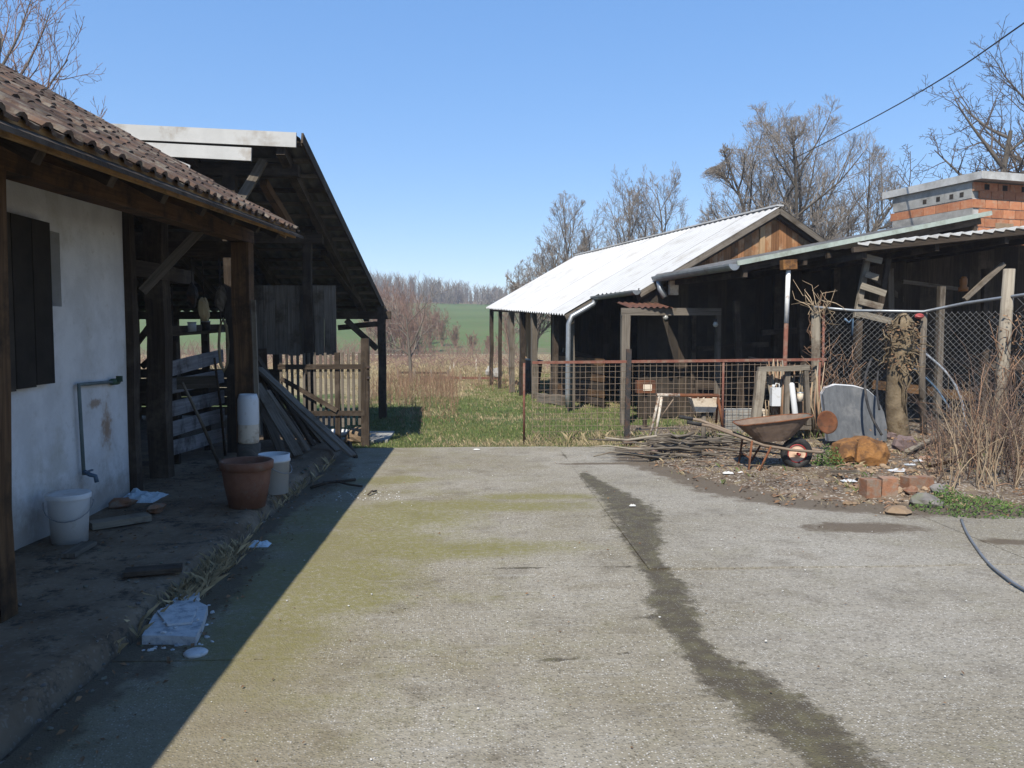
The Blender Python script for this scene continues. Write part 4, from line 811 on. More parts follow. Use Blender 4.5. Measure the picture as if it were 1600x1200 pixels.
# ------------------------------------------------------------------ welded mesh fence with red rail
fen = thing('mesh_fence', 'rusty welded wire mesh fence with dark red top rail across the yard end', 'fence', (2.6, 12, 0))
fx0, fx1 = .86, 5.2
def fp(x, z): return V((x, 11.95 + .03 * (x - .9), z))
MB().bar(fp(fx0, 1.165), fp(2.2, 1.175), .035, .04).build('top_rail', W['rail_red'], fen)
MB().bar(fp(2.2, 1.175), fp(5.3, 1.2), .035, .04).build('top_rail', W['rail_red'], fen)
MB().bar(fp(2.27, -.05), fp(2.29, 1.36), .07, .07, up=(0, 1, 0)).build('post', W['iron_dark'], fen)
for x in (.74, 3.72, 5.2): MB().tube([fp(x, -.05), fp(x, 1.16)], .018, 7).build('post', W['rail_red'], fen)
mb = MB()
for x in np.arange(fx0, fx1, .088): o = rr(-.006, .006); mb.tube([fp(x + o, .04), fp(x + rr(-.006, .006), .6), fp(x - o, 1.15)], .0042, 3, cap=False)
for z in np.arange(.06, 1.15, .088): mb.tube([fp(fx0 + k * (fx1 - fx0) / 8, z + rr(-.012, .012)) for k in range(9)], .0042, 3, cap=False)
mb.build('wire_mesh', W['wire_rust'], fen, kind='stuff')
p = gr(982, 694); solo(MB().rock(p + V((0, 0, .03)), .1, .05, .045, rot=.3, n=6), 'brick', W['clay'], 'reddish broken brick at the foot of the dark mesh fence post', 'brick', p)
# ------------------------------------------------------------------ chain link run
ch = thing('chain_link_fence', 'sagging chain link fence on rough posts with a bent top pipe', 'fence', (6.5, 12, 0))
C1, C2, C3, C4 = at(1278, 482, 12.2), at(1443, 487, 12.0), at(1582, 463, 11.0), at(1690, 448, 10.2)
MB().tube([C1 + V((-.05, 0, .02)), C1 + (C2 - C1) * .35 + V((0, 0, -.015)), C2, C2 + (C3 - C2) * .5 + V((0, 0, .02)), C3, C4], .022, 8).build('top_pipe', W['galv'], ch)
MB().tube([(C1.x - .02, 12.25, -.05), (C1.x + .01, 12.25, 1.0), (C1.x - .01, 12.25, 2.0)], [.085, .07, .065], 9).build('post', W['wood_pale'], ch)
MB().tube([(C1.x + .12, 12.22, 0), (C1.x + .1, 12.22, 1.95)], .02, 6).build('post', W['rail_red'], ch)
MB().tube([(C2.x + .1, 12.05, -.05), (C2.x + .03, 12.05, 1.0), (C2.x + .04, 12.05, 1.94)], [.055, .05, .045], 8).build('post', W['wood_grey'], ch)
q = at(1577, 420, 11.05); MB().tube([(q.x - .06, 11.08, -.05), (q.x - .02, 11.08, 1.2), (q.x + .02, 11.08, q.z)], [.1, .085, .075], 10).build('post', W['wood_pale'], ch)
mb = MB(); hgt = 1.85
def chain(P, Q, ztop, yb=.03):
    L = (Q - P).length; d = (Q - P) / L; d.z = 0; st = .085; zt = min(P.z, Q.z) - .03
    for k in range(int((L + hgt) / st) + 1):
        for sg in (1, -1):
            pts = []
            for j in range(5):
                h = j / 4 * zt; a = k * st - (h if sg > 0 else zt - h)
                pts.append((a, h))
            a0, a1 = pts[0][0], pts[-1][0]
            seg = [(a, h) for a, h in [(a0 + (a1 - a0) * q / 10, zt * q / 10) for q in range(11)] if -.001 <= a <= L + .001]
            if len(seg) > 1: mb.tube([V((P.x, P.y, 0)) + V((d.x, d.y, 0)) * a + V((0, .025 * math.sin(a * 3) * math.sin(h * 1.7), h + .02)) for a, h in seg], .0026, 3, cap=False)
chain(C1, C2, 1.9); chain(C2, C3, 1.9); chain(C3, C4, 1.9)
mb.build('chain_link', W['wire_grey'], ch, kind='stuff')
# leaning pallet
a, b, c, d = at(1338, 494, 12.75), at(1356, 398, 12.9), at(1388, 440, 12.9), at(1383, 495, 12.75)
pal = thing('pallet', 'grey broken wooden pallet standing tilted behind the chain link fence', 'pallet', (a.x + .2, 12.8, 1.4))
MB().bar(a + V((0, 0, -.03)), b, .09, .07, up=(0, 1, 0)).build('stringer', W['wood_pale'], pal)
a2, b2 = at(1372, 500, 12.9), at(1388, 405, 13.05); MB().bar(a2, b2, .08, .06, up=(0, 1, 0)).build('stringer', W['wood_dark'], pal)
for (x0, y0, x1, y1, w) in ((1352, 398, 1378, 404, .1), (1352, 424, 1372, 430, .1), (1345, 442, 1384, 455, .1), (1342, 466, 1379, 476, .1), (1338, 485, 1392, 498, .1)):
    MB().bar(at(x0, y0 + 4, 12.72), at(x1, y1 + 4, 12.72), .025, w).build('slat', W['wood_pale'], pal)
MB().bar((a.x + .05, 12.8, -.02), (a.x + .06, 12.8, 1.85), .1, .1, up=(0, 1, 0)).build('prop', W['wood_dark'], pal)
p = at(1437, 494, 11.95); solo(MB().rock(p, .07, .05, .045, n=6), 'cloth_rag', W['red_plastic'], 'small bright red rag tied on the chain link top pipe', 'rag', p)
p = at(1332, 498, 12.1); solo(MB().tube([p + V((-.12, 0, 0)), p + V((-.06, 0, -.06)), p, p + V((0, 0, -.25))], .018, 6), 'blue_strap', W['blue_plastic'], 'blue strap hanging from the top pipe under the pallet', 'strap', p)
# ------------------------------------------------------------------ pollard trunk with vine head
tk = gr(1412, 676); tx, ty = tk.x - .25, 12.3
tk = V((at(1410, 600, 11.5).x, 11.5, 0))
pol = thing('pollard_trunk', 'thick pollarded tree trunk with a knotted head of dry vine', 'tree', tk)
def P_(x, y): return at(x, y, 11.5)
tr_ = [(1404, 700, .19), (1402, 660, .15), (1399, 625, .14), (1402, 595, .145), (1405, 570, .165), (1408, 545, .2), (1410, 520, .17), (1412, 500, .12), (1410, 490, .05)]
MB().tube([P_(x, y) for x, y, r in tr_], [r * 1.0 for x, y, r in tr_], 11).build('trunk', W['bark_lit'], pol)
mb = MB()
for k in range(70):
    x, y = rr(1388, 1424), rr(500, 572); p = P_(x, y) + V((0, rr(-.2, .1), 0)); pts = [p]
    dv = V((rr(-1, 1), rr(-.8, .5), rr(-.8, .8)))
    for j in range(5): dv = (dv + V((rr(-1, 1), rr(-1, .6), rr(-1, 1))) * .7).normalized(); pts.append(pts[-1] + dv * .065)
    mb.tube(pts, [.016, .014, .012, .01, .008, .005], 5)
for k in range(5):
    p = P_(rr(1392, 1410), 570) + V((0, -.16, 0)); mb.tube([p, p + V((rr(-.12, .12), -.02, -.2)), p + V((rr(-.05, .05), 0, -.42)), p + V((rr(-.06, .06), .05, -.75))], [.02, .017, .014, .01], 5)
mb.build('vine_tangle', W['bark_lit'], pol)
mb = MB()
for k in range(420):
    p = P_(rr(1382, 1430), 500 + 75 * random.random() ** .8) + V((0, rr(-.24, .1), 0)); a = V((rr(-1, 1), rr(-1, 1), rr(-1, 1))).normalized(); b = a.orthogonal().normalized(); s = rr(.015, .035)
    mb.add([p, p + a * s + b * s * .5, p + a * s * 2, p + a * s - b * s * .5], [[0, 1, 2, 3]])
mb.build('dead_leaves', W['leaf_dead'], pol, kind='stuff')
# ------------------------------------------------------------------ junk on the earth patch
def sz(x, y): return max(soilz(x, y), 0)
def on(px_, py_): p = gr(px_, py_, .04); p.z = sz(p.x, p.y); return p
# wheelbarrow, forward is +x, wheel at the origin
wb = thing('wheelbarrow', 'rusty wheelbarrow with dented brown tray and red hubbed tyre', 'wheelbarrow', (3.72, 9.22, .035), R(-6))
L_ = dict(local=True)
def tor(mb, R0, r, n=26, m=10):
    vs = []; fs = []
    for i in range(n):
        a = 2 * math.pi * i / n
        for j in range(m):
            b = 2 * math.pi * j / m; q = R0 + r * math.cos(b); vs.append((q * math.cos(a), r * 1.15 * math.sin(b), .18 + q * math.sin(a)))
    for i in range(n):
        for j in range(m): fs.append([i * m + j, ((i + 1) % n) * m + j, ((i + 1) % n) * m + (j + 1) % m, i * m + (j + 1) % m])
    mb.add(vs, fs, None, .5, True); return mb
whl = tor(MB(), .138, .045).build('wheel', W['rubber'], wb, **L_)
RX = Matrix.Rotation(math.pi / 2, 3, 'X')
MB().lathe([(0, .05), (.03, .05), (.035, .03), (.095, .022), (.105, .03), (.108, -.03), (.095, -.022), (0, -.03)], 22, c=(0, 0, .18), m3=RX).build('rim', W['hub'], whl, **L_)
MB().lathe([(.098, .036), (.112, .036), (.112, .026), (.098, .026)], 22, c=(0, 0, .18), m3=RX).build('rim_ring', W['hub_red'], whl, **L_)
MB().tube([(0, -.13, .18), (0, .13, .18)], .016, 8).build('axle', W['hub_red'], whl, **L_)
for sg in (-1, 1):
    y = lambda k: sg * k
    MB().tube([(-1.28, y(.3), .56), (-1.05, y(.29), .52), (-.72, y(.25), .40), (-.42, y(.19), .29), (-.1, y(.13), .235), (.24, y(.11), .205), (.3, y(.04), .205)], .017, 8).build('frame_tube', W['wire_rust'], wb, **L_)
    MB().tube([(-.56, y(.23), .35), (-.60, y(.25), .0), (-.48, y(.24), .0), (-.34, y(.2), .28)], .013, 7).build('leg', W['rust'], wb, **L_)
    MB().tube([(-1.30, y(.3), .565), (-1.14, y(.295), .535)], .022, 8).build('handle_grip', W['rubber'], wb, **L_)
MB().tube([(-.58, -.24, .15), (-.58, .24, .15)], .011, 6).build('leg_brace', W['rust'], wb, **L_)
MB().tube([(.3, -.04, .205), (.3, .04, .205)], .017, 8).build('front_bar', W['wire_rust'], wb, **L_)
# tray: rings from floor to lip
rings = [(-.47, -.12, .17, .325), (-.52, -.04, .20, .37), (-.60, .04, .245, .43), (-.68, .12, .29, .50), (-.70, .15, .30, .515)]
def ring(x0, x1, hw, z, n=28):
    o = []
    for i in range(n):
        a = 2 * math.pi * i / n; c, s_ = math.cos(a), math.sin(a); e = .55
        px_ = (abs(c) ** e) * (1 if c > 0 else -1); py_ = (abs(s_) ** e) * (1 if s_ > 0 else -1); fx = (px_ + 1) / 2
        o.append(V((x0 + (x1 - x0) * fx, py_ * hw * (1 - .25 * fx), z + .10 * fx * (z - .3) / .2 + .006 * nz(i * .7, z * 9))))
    return o
mb = MB(); outer = [ring(*q) for q in rings]; n = 28; vs = [p for q in outer for p in q] + [p * 1.0 + V((0, 0, .004)) for p in ring(-.69, .14, .292, .513)] + [p + V((0, 0, .006)) for p in ring(-.47, -.12, .165, .33)]
fs = []
for i in range(6):
    for j in range(n): fs.append([i * n + j, i * n + (j + 1) % n, (i + 1) * n + (j + 1) % n, (i + 1) * n + j])
fs += [list(range(n - 1, -1, -1)), list(range(6 * n, 7 * n))]
mb.add(vs, fs, None, .5, False); mb.build('tray', W['tray'], wb, **L_)
MB().tube([p for p in ring(-.705, .155, .303, .517)] + [ring(-.705, .155, .303, .517)[0]], .009, 6).build('tray_lip', W['rust'], wb, **L_)
# tubular stand with feed hopper
st0 = on(1022, 690); Yt = 11.0
def q3(x, y, Y=Yt): return at(x, y, Y)
stand = thing('metal_stand', 'flaking white tubular stand with spindly legs behind the branch heap', 'stand', (q3(1070, 690).x, Yt, 0))
for a, b, m in (((1030, 618), (1012, 696), 'flaky'), ((1034, 620), (1022, 694), 'flaky'), ((1122, 620), (1130, 672), 'rust')): MB().tube([q3(*a), q3(*b)], .019, 7).build('leg', W[m], stand)
p0, p1 = q3(1122, 620), q3(1119, 660, 11.6); MB().tube([p0, p1], .018, 7).build('leg', W['rust'], stand)
MB().tube([q3(1027, 617), q3(1062, 618)], .024, 8).build('white_bar', W['flaky'], stand)
MB().tube([q3(1060, 618), q3(1124, 619)], .018, 8).build('rusty_bar', W['rust'], stand)
MB().tube([q3(1027, 617), q3(1034, 616, 11.6), q3(1122, 617, 11.6), q3(1123, 620)], .016, 7).build('back_bar', W['rust'], stand)
MB().tube([q3(1052, 624), q3(1034, 650)], .009, 6).build('brace', W['wire_rust'], stand)
hop = q3(1098, 640, 11.3); hp = thing('feed_hopper', 'cream tapered feed hopper filled with rust on a grey pipe', 'hopper', (hop.x, 11.25, 0))
zt, zb = q3(1098, 621, 11.3).z, q3(1098, 643, 11.3).z; w0, w1 = .2, .13
vs = [(sx * w, sy * w * .6, z) for z, w in ((zb, w1), (zt, w0), (zt, w0 - .02), (zb + .03, w1 - .015)) for sx, sy in ((-1, -1), (1, -1), (1, 1), (-1, 1))]
MB().add(vs, [[3, 2, 1, 0], [12, 13, 14, 15]] + [[k * 4 + j, k * 4 + (j + 1) % 4, k * 4 + 4 + (j + 1) % 4, k * 4 + 4 + j] for k in range(3) for j in range(4)]).build('bowl', W['cream'], hp, local=True)
MB().tube([(0, 0, 0), (0, 0, zb)], .035, 10).build('pedestal', W['wood_grey'], hp, local=True)
mb = MB()
for k in range(26): mb.rock((rr(-.18, .19), rr(-.1, .1), zt + rr(-.01, .035)), rr(.015, .04), rr(.015, .03), rr(.01, .03), n=5)
mb.build('rust_heap', W['rust'], hp, local=True, kind='stuff')
# branch heap
bh_ = thing('branch_heap', 'low heap of dry grey branches lying left of the wheelbarrow', 'branch heap', on(1085, 705))
for k in range(34):
    a = on(rr(1010, 1120), rr(698, 722)); an = rr(-.35, .35) + (math.pi if random.random() < .4 else 0); l = rr(.45, 1.2); z = rr(.02, .2); pts = []
    for j in range(5): pts.append(V((a.x + math.cos(an) * l * j / 4 + rr(-.03, .03), a.y + math.sin(an) * l * j / 4 * .6 + rr(-.03, .03), max(.03, a.z + z + rr(-.03, .04)))))
    r0 = rr(.008, .024); MB().tube(pts, [r0, r0 * .95, r0 * .85, r0 * .7, r0 * .45], 6).build('branch', W[random.choice(['wood_grey', 'wood_pale', 'wood_grey', 'bark'])], bh_)
p = q3(1028, 702, 10.6); solo(MB().rock((p.x - .0, 10.6, .06), .12, .1, .08), 'stone', W['stone_red'], 'dark purplish stone at the left end of the branch heap', 'stone', (p.x, 10.6, .03))
# white painted blocks, rack with canister
bx = thing('block_stack', 'short stack of whitewashed concrete blocks behind the wire mesh', 'block stack', (4.6, 13.0, 0))
xq = q3(1132, 650, 12.7).x
for (i, z) in ((0, .0), (1, .0), (0, .2), (1, .2), (2, .0), (2, .2)): MB().box((xq + .1 + i * .225, 12.75 + rr(-.01, .01), z), .215, .25, .195, rz=rr(-.03, .03)).build('block', W['conc_old'] if i < 2 else W['cream'], bx)
rk = thing('wooden_rack', 'grey rough timber frame leaning in front of the mesh fence', 'timber frame', (5.0, 11.9, 0)); Yr = 11.75
MB().bar(at(1181, 658, Yr) + V((0, 0, -.05)), at(1190, 580, Yr), .12, .07, up=(0, 1, 0), jit=.006).build('left_upright', W['wood_pale'], rk)
MB().bar(at(1178, 660, Yr) + V((-.03, .05, -.1)), at(1183, 580, Yr), .03, .03, up=(0, 1, 0)).build('lath', W['wood_grey'], rk)
MB().bar(at(1184, 577, Yr), at(1264, 574, Yr), .07, .07, jit=.006).build('top_bar', W['wood_pale'], rk)
MB().bar(at(1228, 664, Yr), at(1231, 574, Yr + .06), .07, .06, up=(0, 1, 0), jit=.006).build('middle_upright', W['wood_grey'], rk)
MB().bar(at(1263, 664, Yr), at(1258, 570, Yr), .06, .06, up=(0, 1, 0), jit=.006).build('right_upright', W['wood_grey'], rk)
MB().bar(at(1180, 668, Yr), at(1266, 668, Yr), .08, .05).build('bottom_bar', W['wood_grey'], rk)
fw = thing('stick_bundle', 'upright bundle of dry sticks standing inside the timber frame', 'stick bundle', (5.2, 12.2, 0))
for k in range(85):
    x = rr(1194, 1288) if k % 3 else rr(1194, 1262); a = at(x, 672 + rr(-4, 2), 11.9 + rr(-.05, .06)); b = at(x + rr(-12, 12), rr(560, 645), 11.92 + rr(-.05, .06)); r = rr(.006, .02); c = (a + b) / 2 + V((rr(-.03, .03), 0, 0))
    MB().tube([a, c, b], [r, r * .9, r * .5], 5).build('stick', W[random.choice(['stick', 'stick', 'wood_pale', 'cane'])], fw)
p = at(1211, 632, 11.74); p.z -= .02
t = thing('jerrycan', 'white plastic jerrycan among sticks in the timber frame', 'jerrycan', p)
MB().bar((0, 0, .0), (0, 0, .27), .13, .1, up=(0, 1, 0)).build('body', W['plastic_white'], t, local=True); MB().tube([(-.03, 0, .27), (-.03, 0, .31)], .02, 8).build('cap', W['plastic_dirty'], t, local=True); MB().tube([(-.02, 0, .27), (.01, 0, .33), (.055, 0, .32), (.06, 0, .26)], .01, 6).build('handle', W['plastic_white'], t, local=True)
a, b = at(1243, 652, 11.72), at(1237, 600, 11.74); solo(MB().tube([a + V((0, 0, -.04)), a, b, b + V((0, 0, .02))], [.035, .045, .038, .02], 12), 'plastic_pipe', W['plastic_white'], 'short bright white plastic pipe stuck upright in the stick bundle', 'pipe', a)
p = at(1250, 627, 11.74); t2 = thing('paint_tin', 'small cream tin among the sticks right of the white pipe', 'tin', p); MB().lathe([(0, 0), (.045, 0), (.045, .13), (0, .13)], 12).build('can', W['cream'], t2, local=True); MB().lathe([(.047, .12), (.048, .135), (0, .137)], 12).build('lid', W['galv'], t2, local=True)
p = at(1008, 605, 13.2); t3 = thing('rusty_box', 'small rusty box with pale window behind the mesh fence', 'box', p); MB().box((0, 0, -.09), .3, .18, .2).build('case', W['rust'], t3, local=True); MB().box((.02, -.094, -.05), .14, .01, .1).build('pane', W['cream'], t3, local=True); MB().box((0, 0, -p.z), .06, .06, p.z - .09).build('stake', W['wood_dark'], t3, local=True)
# bathtub on its side, rusty disc
Yb = 10.9
outl = [(1294, 690), (1293, 618), (1300, 608), (1316, 603), (1345, 605), (1366, 611), (1379, 624), (1387, 645), (1389, 668), (1386, 690)]
def lean_(p): return p + V((0, max(0, p.z) * .25, 0))
O = [lean_(at(x, y, Yb)) for x, y in outl]; cen = sum(O, V((0, 0, 0))) / len(O); tub = thing('bathtub', 'old grey bathtub tipped on its side with pale rim', 'bathtub', (cen.x, Yb, 0))
k1 = [cen + (p - cen) * .93 + V((0, .04, 0)) for p in O]; k2 = [cen + (p - cen) * .78 + V((0, .42, 0)) for p in O]; n = len(O)
bot = [cen + (p - cen) * .985 + V((0, -.035, 0)) for p in O]
mb = MB(); mb.add([*bot, *O], [[i, (i + 1) % n, n + (i + 1) % n, n + i] for i in range(n)] + [list(range(n - 1, -1, -1))], smooth=False); mb.build('base', W['bathtub'], tub)
mb = MB(); o2 = [cen + (p - cen) * 1.012 + V((.022, .05, .008)) for p in O]; o3 = [p + V((0, .045, 0)) for p in o2]
mb.add([*O, *o2, *o3, *[cen + (p - cen) * .96 + V((0, .1, 0)) for p in O]], [[k * n + i, k * n + (i + 1) % n, (k + 1) * n + (i + 1) % n, (k + 1) * n + i] for k in range(3) for i in range(n)] , smooth=False); mb.build('rim', W['plastic_dirty'], tub)
p = at(1291, 660, 10.4); c3 = Matrix.Rotation(R(78), 3, 'X'); solo(MB().lathe([(0, .012), (.13, .02), (.152, .03), (.152, .015), (0, -.004)], 24, c=p, m3=Matrix.Rotation(R(12), 3, 'Z') @ c3), 'metal_disc', W['rust'], 'round rusty metal disc leaning against the grey bathtub', 'disc', p)
# orange foam lump, bricks, stones, scraps
pf = on(1352, 728); fo = thing('foam_block', 'big cracked orange foam slab tilted up before the bathtub', 'foam block', pf)
Yf = 9.35
def fq(x, y, d=0): return at(x, y, Yf) + V((0, d, 0))
for poly, dep in (([(1308, 727), (1322, 695), (1344, 687), (1350, 692), (1338, 722), (1326, 722)], .3), ([(1341, 722), (1351, 690), (1365, 684), (1394, 695), (1397, 712), (1380, 735), (1352, 727)], .34)):
    mb = MB(); pts = [fq(x, y) + V((0, .5 * (fq(x, y).z), 0)) for x, y in poly]; c = sum(pts, V((0, 0, 0))) / len(pts) + V((0, -.07, .03)); back = [p + V((.03, dep, -.04)) for p in pts]; n = len(pts)
    mid = [(p + c) / 2 + V((rr(-.01, .01), rr(-.045, .0), rr(-.02, .02))) for p in pts]
    mb.add([*pts, *mid, c, *back], [[i, (i + 1) % n, n + (i + 1) % n, n + i] for i in range(n)] + [[n + i, n + (i + 1) % n, 2 * n] for i in range(n)] + [[(i + 1) % n, i, 2 * n + 1 + i, 2 * n + 1 + (i + 1) % n] for i in range(n)] + [[2 * n + 1 + i for i in range(n)]], smooth=False); mb.build('lump', W['foam_orange'], fo)
def hbrick(lab, p, rz, tilt=0, sx=.15, sy=.13, szz=.20):
    t = thing('brick', lab, 'brick', p, rz)
    MB().box((0, 0, 0), sx, sy, szz).build('body', W['clay'], t, local=True)
    t['group'] = 'orange bricks on the rubble edge'
    t.rotation_euler = (tilt, 0, rz); return t
b1 = on(1367, 777); hbrick('left of the two upright orange bricks before the rubble', b1 + V((0, .1, -.02)), .12); b2 = on(1396, 777); hbrick('upright orange brick touching its left twin', b2 + V((0.0, .12, -.02)), -.1, .05)
b3 = on(1437, 764); t = hbrick('orange brick lying long side to the camera', b3 + V((0, .05, -.02)), .22, 0, .30, .13, .14)
def stone(lab, x, y, sx, sy, s_z, m='stone', name='stone', cat='stone', rot=0): p = on(x, y); return solo(MB().rock(p + V((0, .03, s_z * .5)), sx, sy, s_z, rot=rot), name, W[m], lab, cat, p)
stone('flat grey broken stone right below the lying brick', 1450, 785, .16, .12, .075); stone('small tan roof tile shard on the concrete edge', 1406, 797, .12, .09, .045, 'tan', 'tile_shard', 'tile shard')
stone('round purplish boulder at the trunk foot above the white scraps', 1416, 704, .17, .15, .14, 'stone_red'); stone('pinkish stone between bathtub and trunk', 1398, 690, .12, .1, .09, 'stone_red'); stone('grey green cobble at the shrub edge', 1470, 772, .09, .08, .06)
for i, (x, y, s, lab) in enumerate(((1408, 740, .22, 'larger torn white plastic sheet in the rubble behind the bricks'), (1425, 727, .13, 'white plastic scrap highest up in the rubble'), (1437, 750, .1, 'small white scrap on top of the lying brick'), (1330, 752, .16, 'torn white paper flat on the earth below the orange foam'), (1140, 744, .12, 'flat white scrap on the bare earth left of the wheel'), (1160, 742, .06, 'tiny white scrap beside the flat one on the earth'), (745, 700, .09, 'white scrap at the far edge of the yard'), (990, 787, .06, 'white chip at the rim of the wet track'))):
    p = on(x, y); solo(crumple((p.x, p.y + .05, p.z + (.17 if i == 2 else .01)), s, s * .6, .02 + .12 * s, 9), 'plastic_scrap', W['chip'] if i > 3 else W['foam_white'], lab, 'plastic scrap', p, 'white scraps lying about')
for i, (a, b, w, m, lab) in enumerate((((1418, 712), (1468, 690), .07, 'wood_pale', 'short pale board lying across the rubble before the trunk'), ((1300, 742), (1340, 752), .05, 'wood_grey', 'narrow grey lath on the earth left of the bricks'), ((1452, 735), (1500, 745), .06, 'wood_brown', 'brown board end sticking out under the bramble shrub'), ((1268, 668), (1312, 690), .05, 'rust', 'rusty bent strip below the round metal disc'), ((1150, 655), (1215, 668), .05, 'wood_grey', 'grey lath lying before the whitewashed blocks'))):
    A_, B_ = on(*a), on(*b); solo(MB().bar(A_ + V((0, 0, .05)), B_ + V((0, 0, .1 + .03 * i % 2)), w, .025, jit=.003), 'board' if 'rust' != m else 'metal_strip', W[m], lab, 'board' if 'rust' != m else 'metal strip', A_)
for i, (x, y, s, lab) in enumerate(((1374, 756, .05, 'brick fragment left of the lying brick front'), (1425, 775, .06, 'brick fragment beside the flat grey stone'), (1345, 765, .04, 'small brick fragment left of the upright bricks'), (1445, 722, .06, 'brick fragment near the white scraps under the shrub'))):
    p = on(x, y); solo(MB().rock(p + V((0, .02, s * .4)), s * 1.5, s, s * .8, rot=i * 1.1, n=6, j=.35), 'brick_fragment', W['clay'], lab, 'brick fragment', p, 'broken brick fragments in the rubble')
mb = MB()
for k in range(260):
    x, y = rr(1310, 1500), rr(690, 782); p = on(x, y); s = rr(.008, .035); mb.rock(p + V((0, 0, s * .4)), s * 1.4, s, s * .8, n=5, rot=rr(0, 3))
tag(mb.build('debris', W['tan'], kind='stuff'), 'broken mortar and tile rubble around the orange bricks', 'rubble')
# hoses
def hose(lab, pts, r, m, name='hose', cat='hose'):
    P0 = [V(p) for p in pts]; out = []
    for i in range(len(P0) - 1):
        a, b, c, d = P0[max(0, i - 1)], P0[i], P0[i + 1], P0[min(len(P0) - 1, i + 2)]
        for k in range(5): t = k / 5; out.append(.5 * (2 * b + (c - a) * t + (2 * a - 5 * b + 4 * c - d) * t * t + (3 * b - a - 3 * c + d) * t ** 3))
    out.append(P0[-1]); return solo(MB().tube(out, r, 7), name, W[m], lab, cat, P0[0])
hose('black hose looping down in front of the bathtub', [at(1362, 560, 11), at(1352, 590, 10.8), at(1354, 625, 10.6), at(1364, 655, 10.5), at(1378, 680, 10.4)], .017, 'rubber')
hose('short black hose hanging close beside the trunk', [at(1372, 580, 11.1), at(1370, 610, 10.8), at(1374, 640, 10.6)], .015, 'rubber')
hose('pale clear hose arching down behind the chain link fence', [at(1420, 535, 12.4), at(1455, 560, 12.3), at(1485, 590, 12.2), at(1502, 625, 12.1), at(1510, 668, 12.0)], .018, 'hose_pale')
hose('dull blue hose sagging lower behind the middle fence post', [at(1412, 565, 12.4), at(1440, 585, 12.3), at(1465, 610, 12.3), at(1485, 640, 12.2)], .015, 'blue_plastic')
hose('thin grey cable lying in a curve on the concrete at the right', [gr(1502, 812, .012), gr(1512, 835, .012), gr(1540, 875, .012), gr(1575, 905, .012), gr(1612, 928, .012), gr(1680, 970, .012)], .010, 'galv', 'cable', 'cable')
hose('overhead black wire rising to the upper right', [at(1720, -45, 12), at(1600, 36, 15), at(1480, 118, 19), at(1350, 192, 25), at(1200, 268, 36)], .016, 'rubber', 'overhead_wire', 'wire')
# ------------------------------------------------------------------ shrub, weeds, litter
def arch(mb, base, d, l, r, n=6, droop=.9, tip=.25):
    p = V(base); d = V(d).normalized(); pts = [p.copy()]; rs = [r]
    for i in range(n):
        d = (d + V((rr(-.16, .16), rr(-.16, .16), rr(-.1, .1) - droop * (i / n) ** 1.5 * .35))).normalized(); p = p + d * (l / n); pts.append(p.copy()); rs.append(r * (1 - (1 - tip) * (i + 1) / n))
    mb.tube(pts, rs, 4, cap=False); return pts
sb = thing('bramble_shrub', 'dry leafless bramble shrub with reddish canes at the right edge', 'shrub', (5.4, 8.6, 0))
mb = MB(); m2 = MB(); m3 = MB()
for k in range(260):
    x, y = rr(4.5, 7.6), rr(8.0, 10.8); q0 = pxl((x, y, 0))[0]
    if q0 < 1448: continue
    dn = .55 if q0 < 1500 else 1
    pts = arch(mb if k % 3 == 0 else m3, (x, y, sz(x, y)), (rr(-.6, .5), rr(-.6, .4), rr(.7, 1.6)), rr(.5, 1.45) * dn, rr(.005, .010), 7, rr(.3, 1.6))
    for q in range(9):
        b = random.choice(pts[1:]); arch(m2, b, (rr(-1, 1), rr(-1, 1), rr(-.2, 1)), rr(.12, .4), .0032, 4, .6)
mb.build('canes', W['cane'], sb, kind='stuff'); m2.build('twigs', W['cane_dark'], sb, kind='stuff'); m3.build('dark_canes', W['cane_dark'], sb, kind='stuff')
mb = MB()
for k in range(500):
    p = V((rr(4.8, 7.2), rr(8.0, 10.4), rr(.05, .45))); a = V((rr(-1, 1), rr(-1, 1), rr(-1, 1))).normalized(); b = a.orthogonal().normalized(); s = rr(.012, .028); mb.add([p, p + a * s + b * s * .5, p + a * s * 2, p + a * s - b * s * .5], [[0, 1, 2, 3]])
mb.build('dead_leaves', W['leaf_dead'], sb, kind='stuff')
m4 = MB()
for k in range(70):
    q0 = on(rr(1475, 1600), rr(700, 772)); arch(m4, q0, (rr(-.35, .35), rr(-.3, .3), 1.2), rr(.5, 1.15), rr(.0045, .008), 7, rr(.1, .9))
m4.build('pale_canes', W['stick'], sb, kind='stuff')
def weed(lab, c, r, n, h, name='weed_clump'):
    mb = MB()
    for k in range(n):
        a = rr(0, 6.28); q = r * random.random() ** .6; p = V((c[0] + q * math.cos(a), c[1] + q * math.sin(a) * .7, sz(c[0], c[1]) + rr(0, h) * (1 - (q / r) ** 2))); d = V((rr(-1, 1), rr(-1, 1), rr(.1, 1))).normalized(); b = d.orthogonal().normalized(); s = rr(.007, .018)
        mb.add([p, p + d * s + b * s * .6, p + d * s * 2.1, p + d * s - b * s * .6], [[0, 1, 2, 3]])
    o = solo(mb, name, W['weed'], lab, 'weeds', c); o['kind'] = 'stuff'; return o
weed('small bright green weed clump right of the wheelbarrow tyre', on(1293, 728), .2, 700, .26); weed('low green weeds along the shrub foot at the concrete edge', on(1520, 790), .55, 1300, .12); weed('green weeds behind the flat grey stone', on(1478, 778), .18, 350, .14)
mb = MB()
def leaf(mb, x, y, z, s):
    a = rr(0, 6.28); d = V((math.cos(a), math.sin(a), rr(-.2, .5))); b = V((-math.sin(a), math.cos(a), rr(-.3, .3))); p = V((x, y, z)); mb.add([p, p + d * s + b * s * .5 + V((0, 0, .4 * s)), p + d * s * 2, p + d * s - b * s * .5], [[0, 1, 2, 3]])
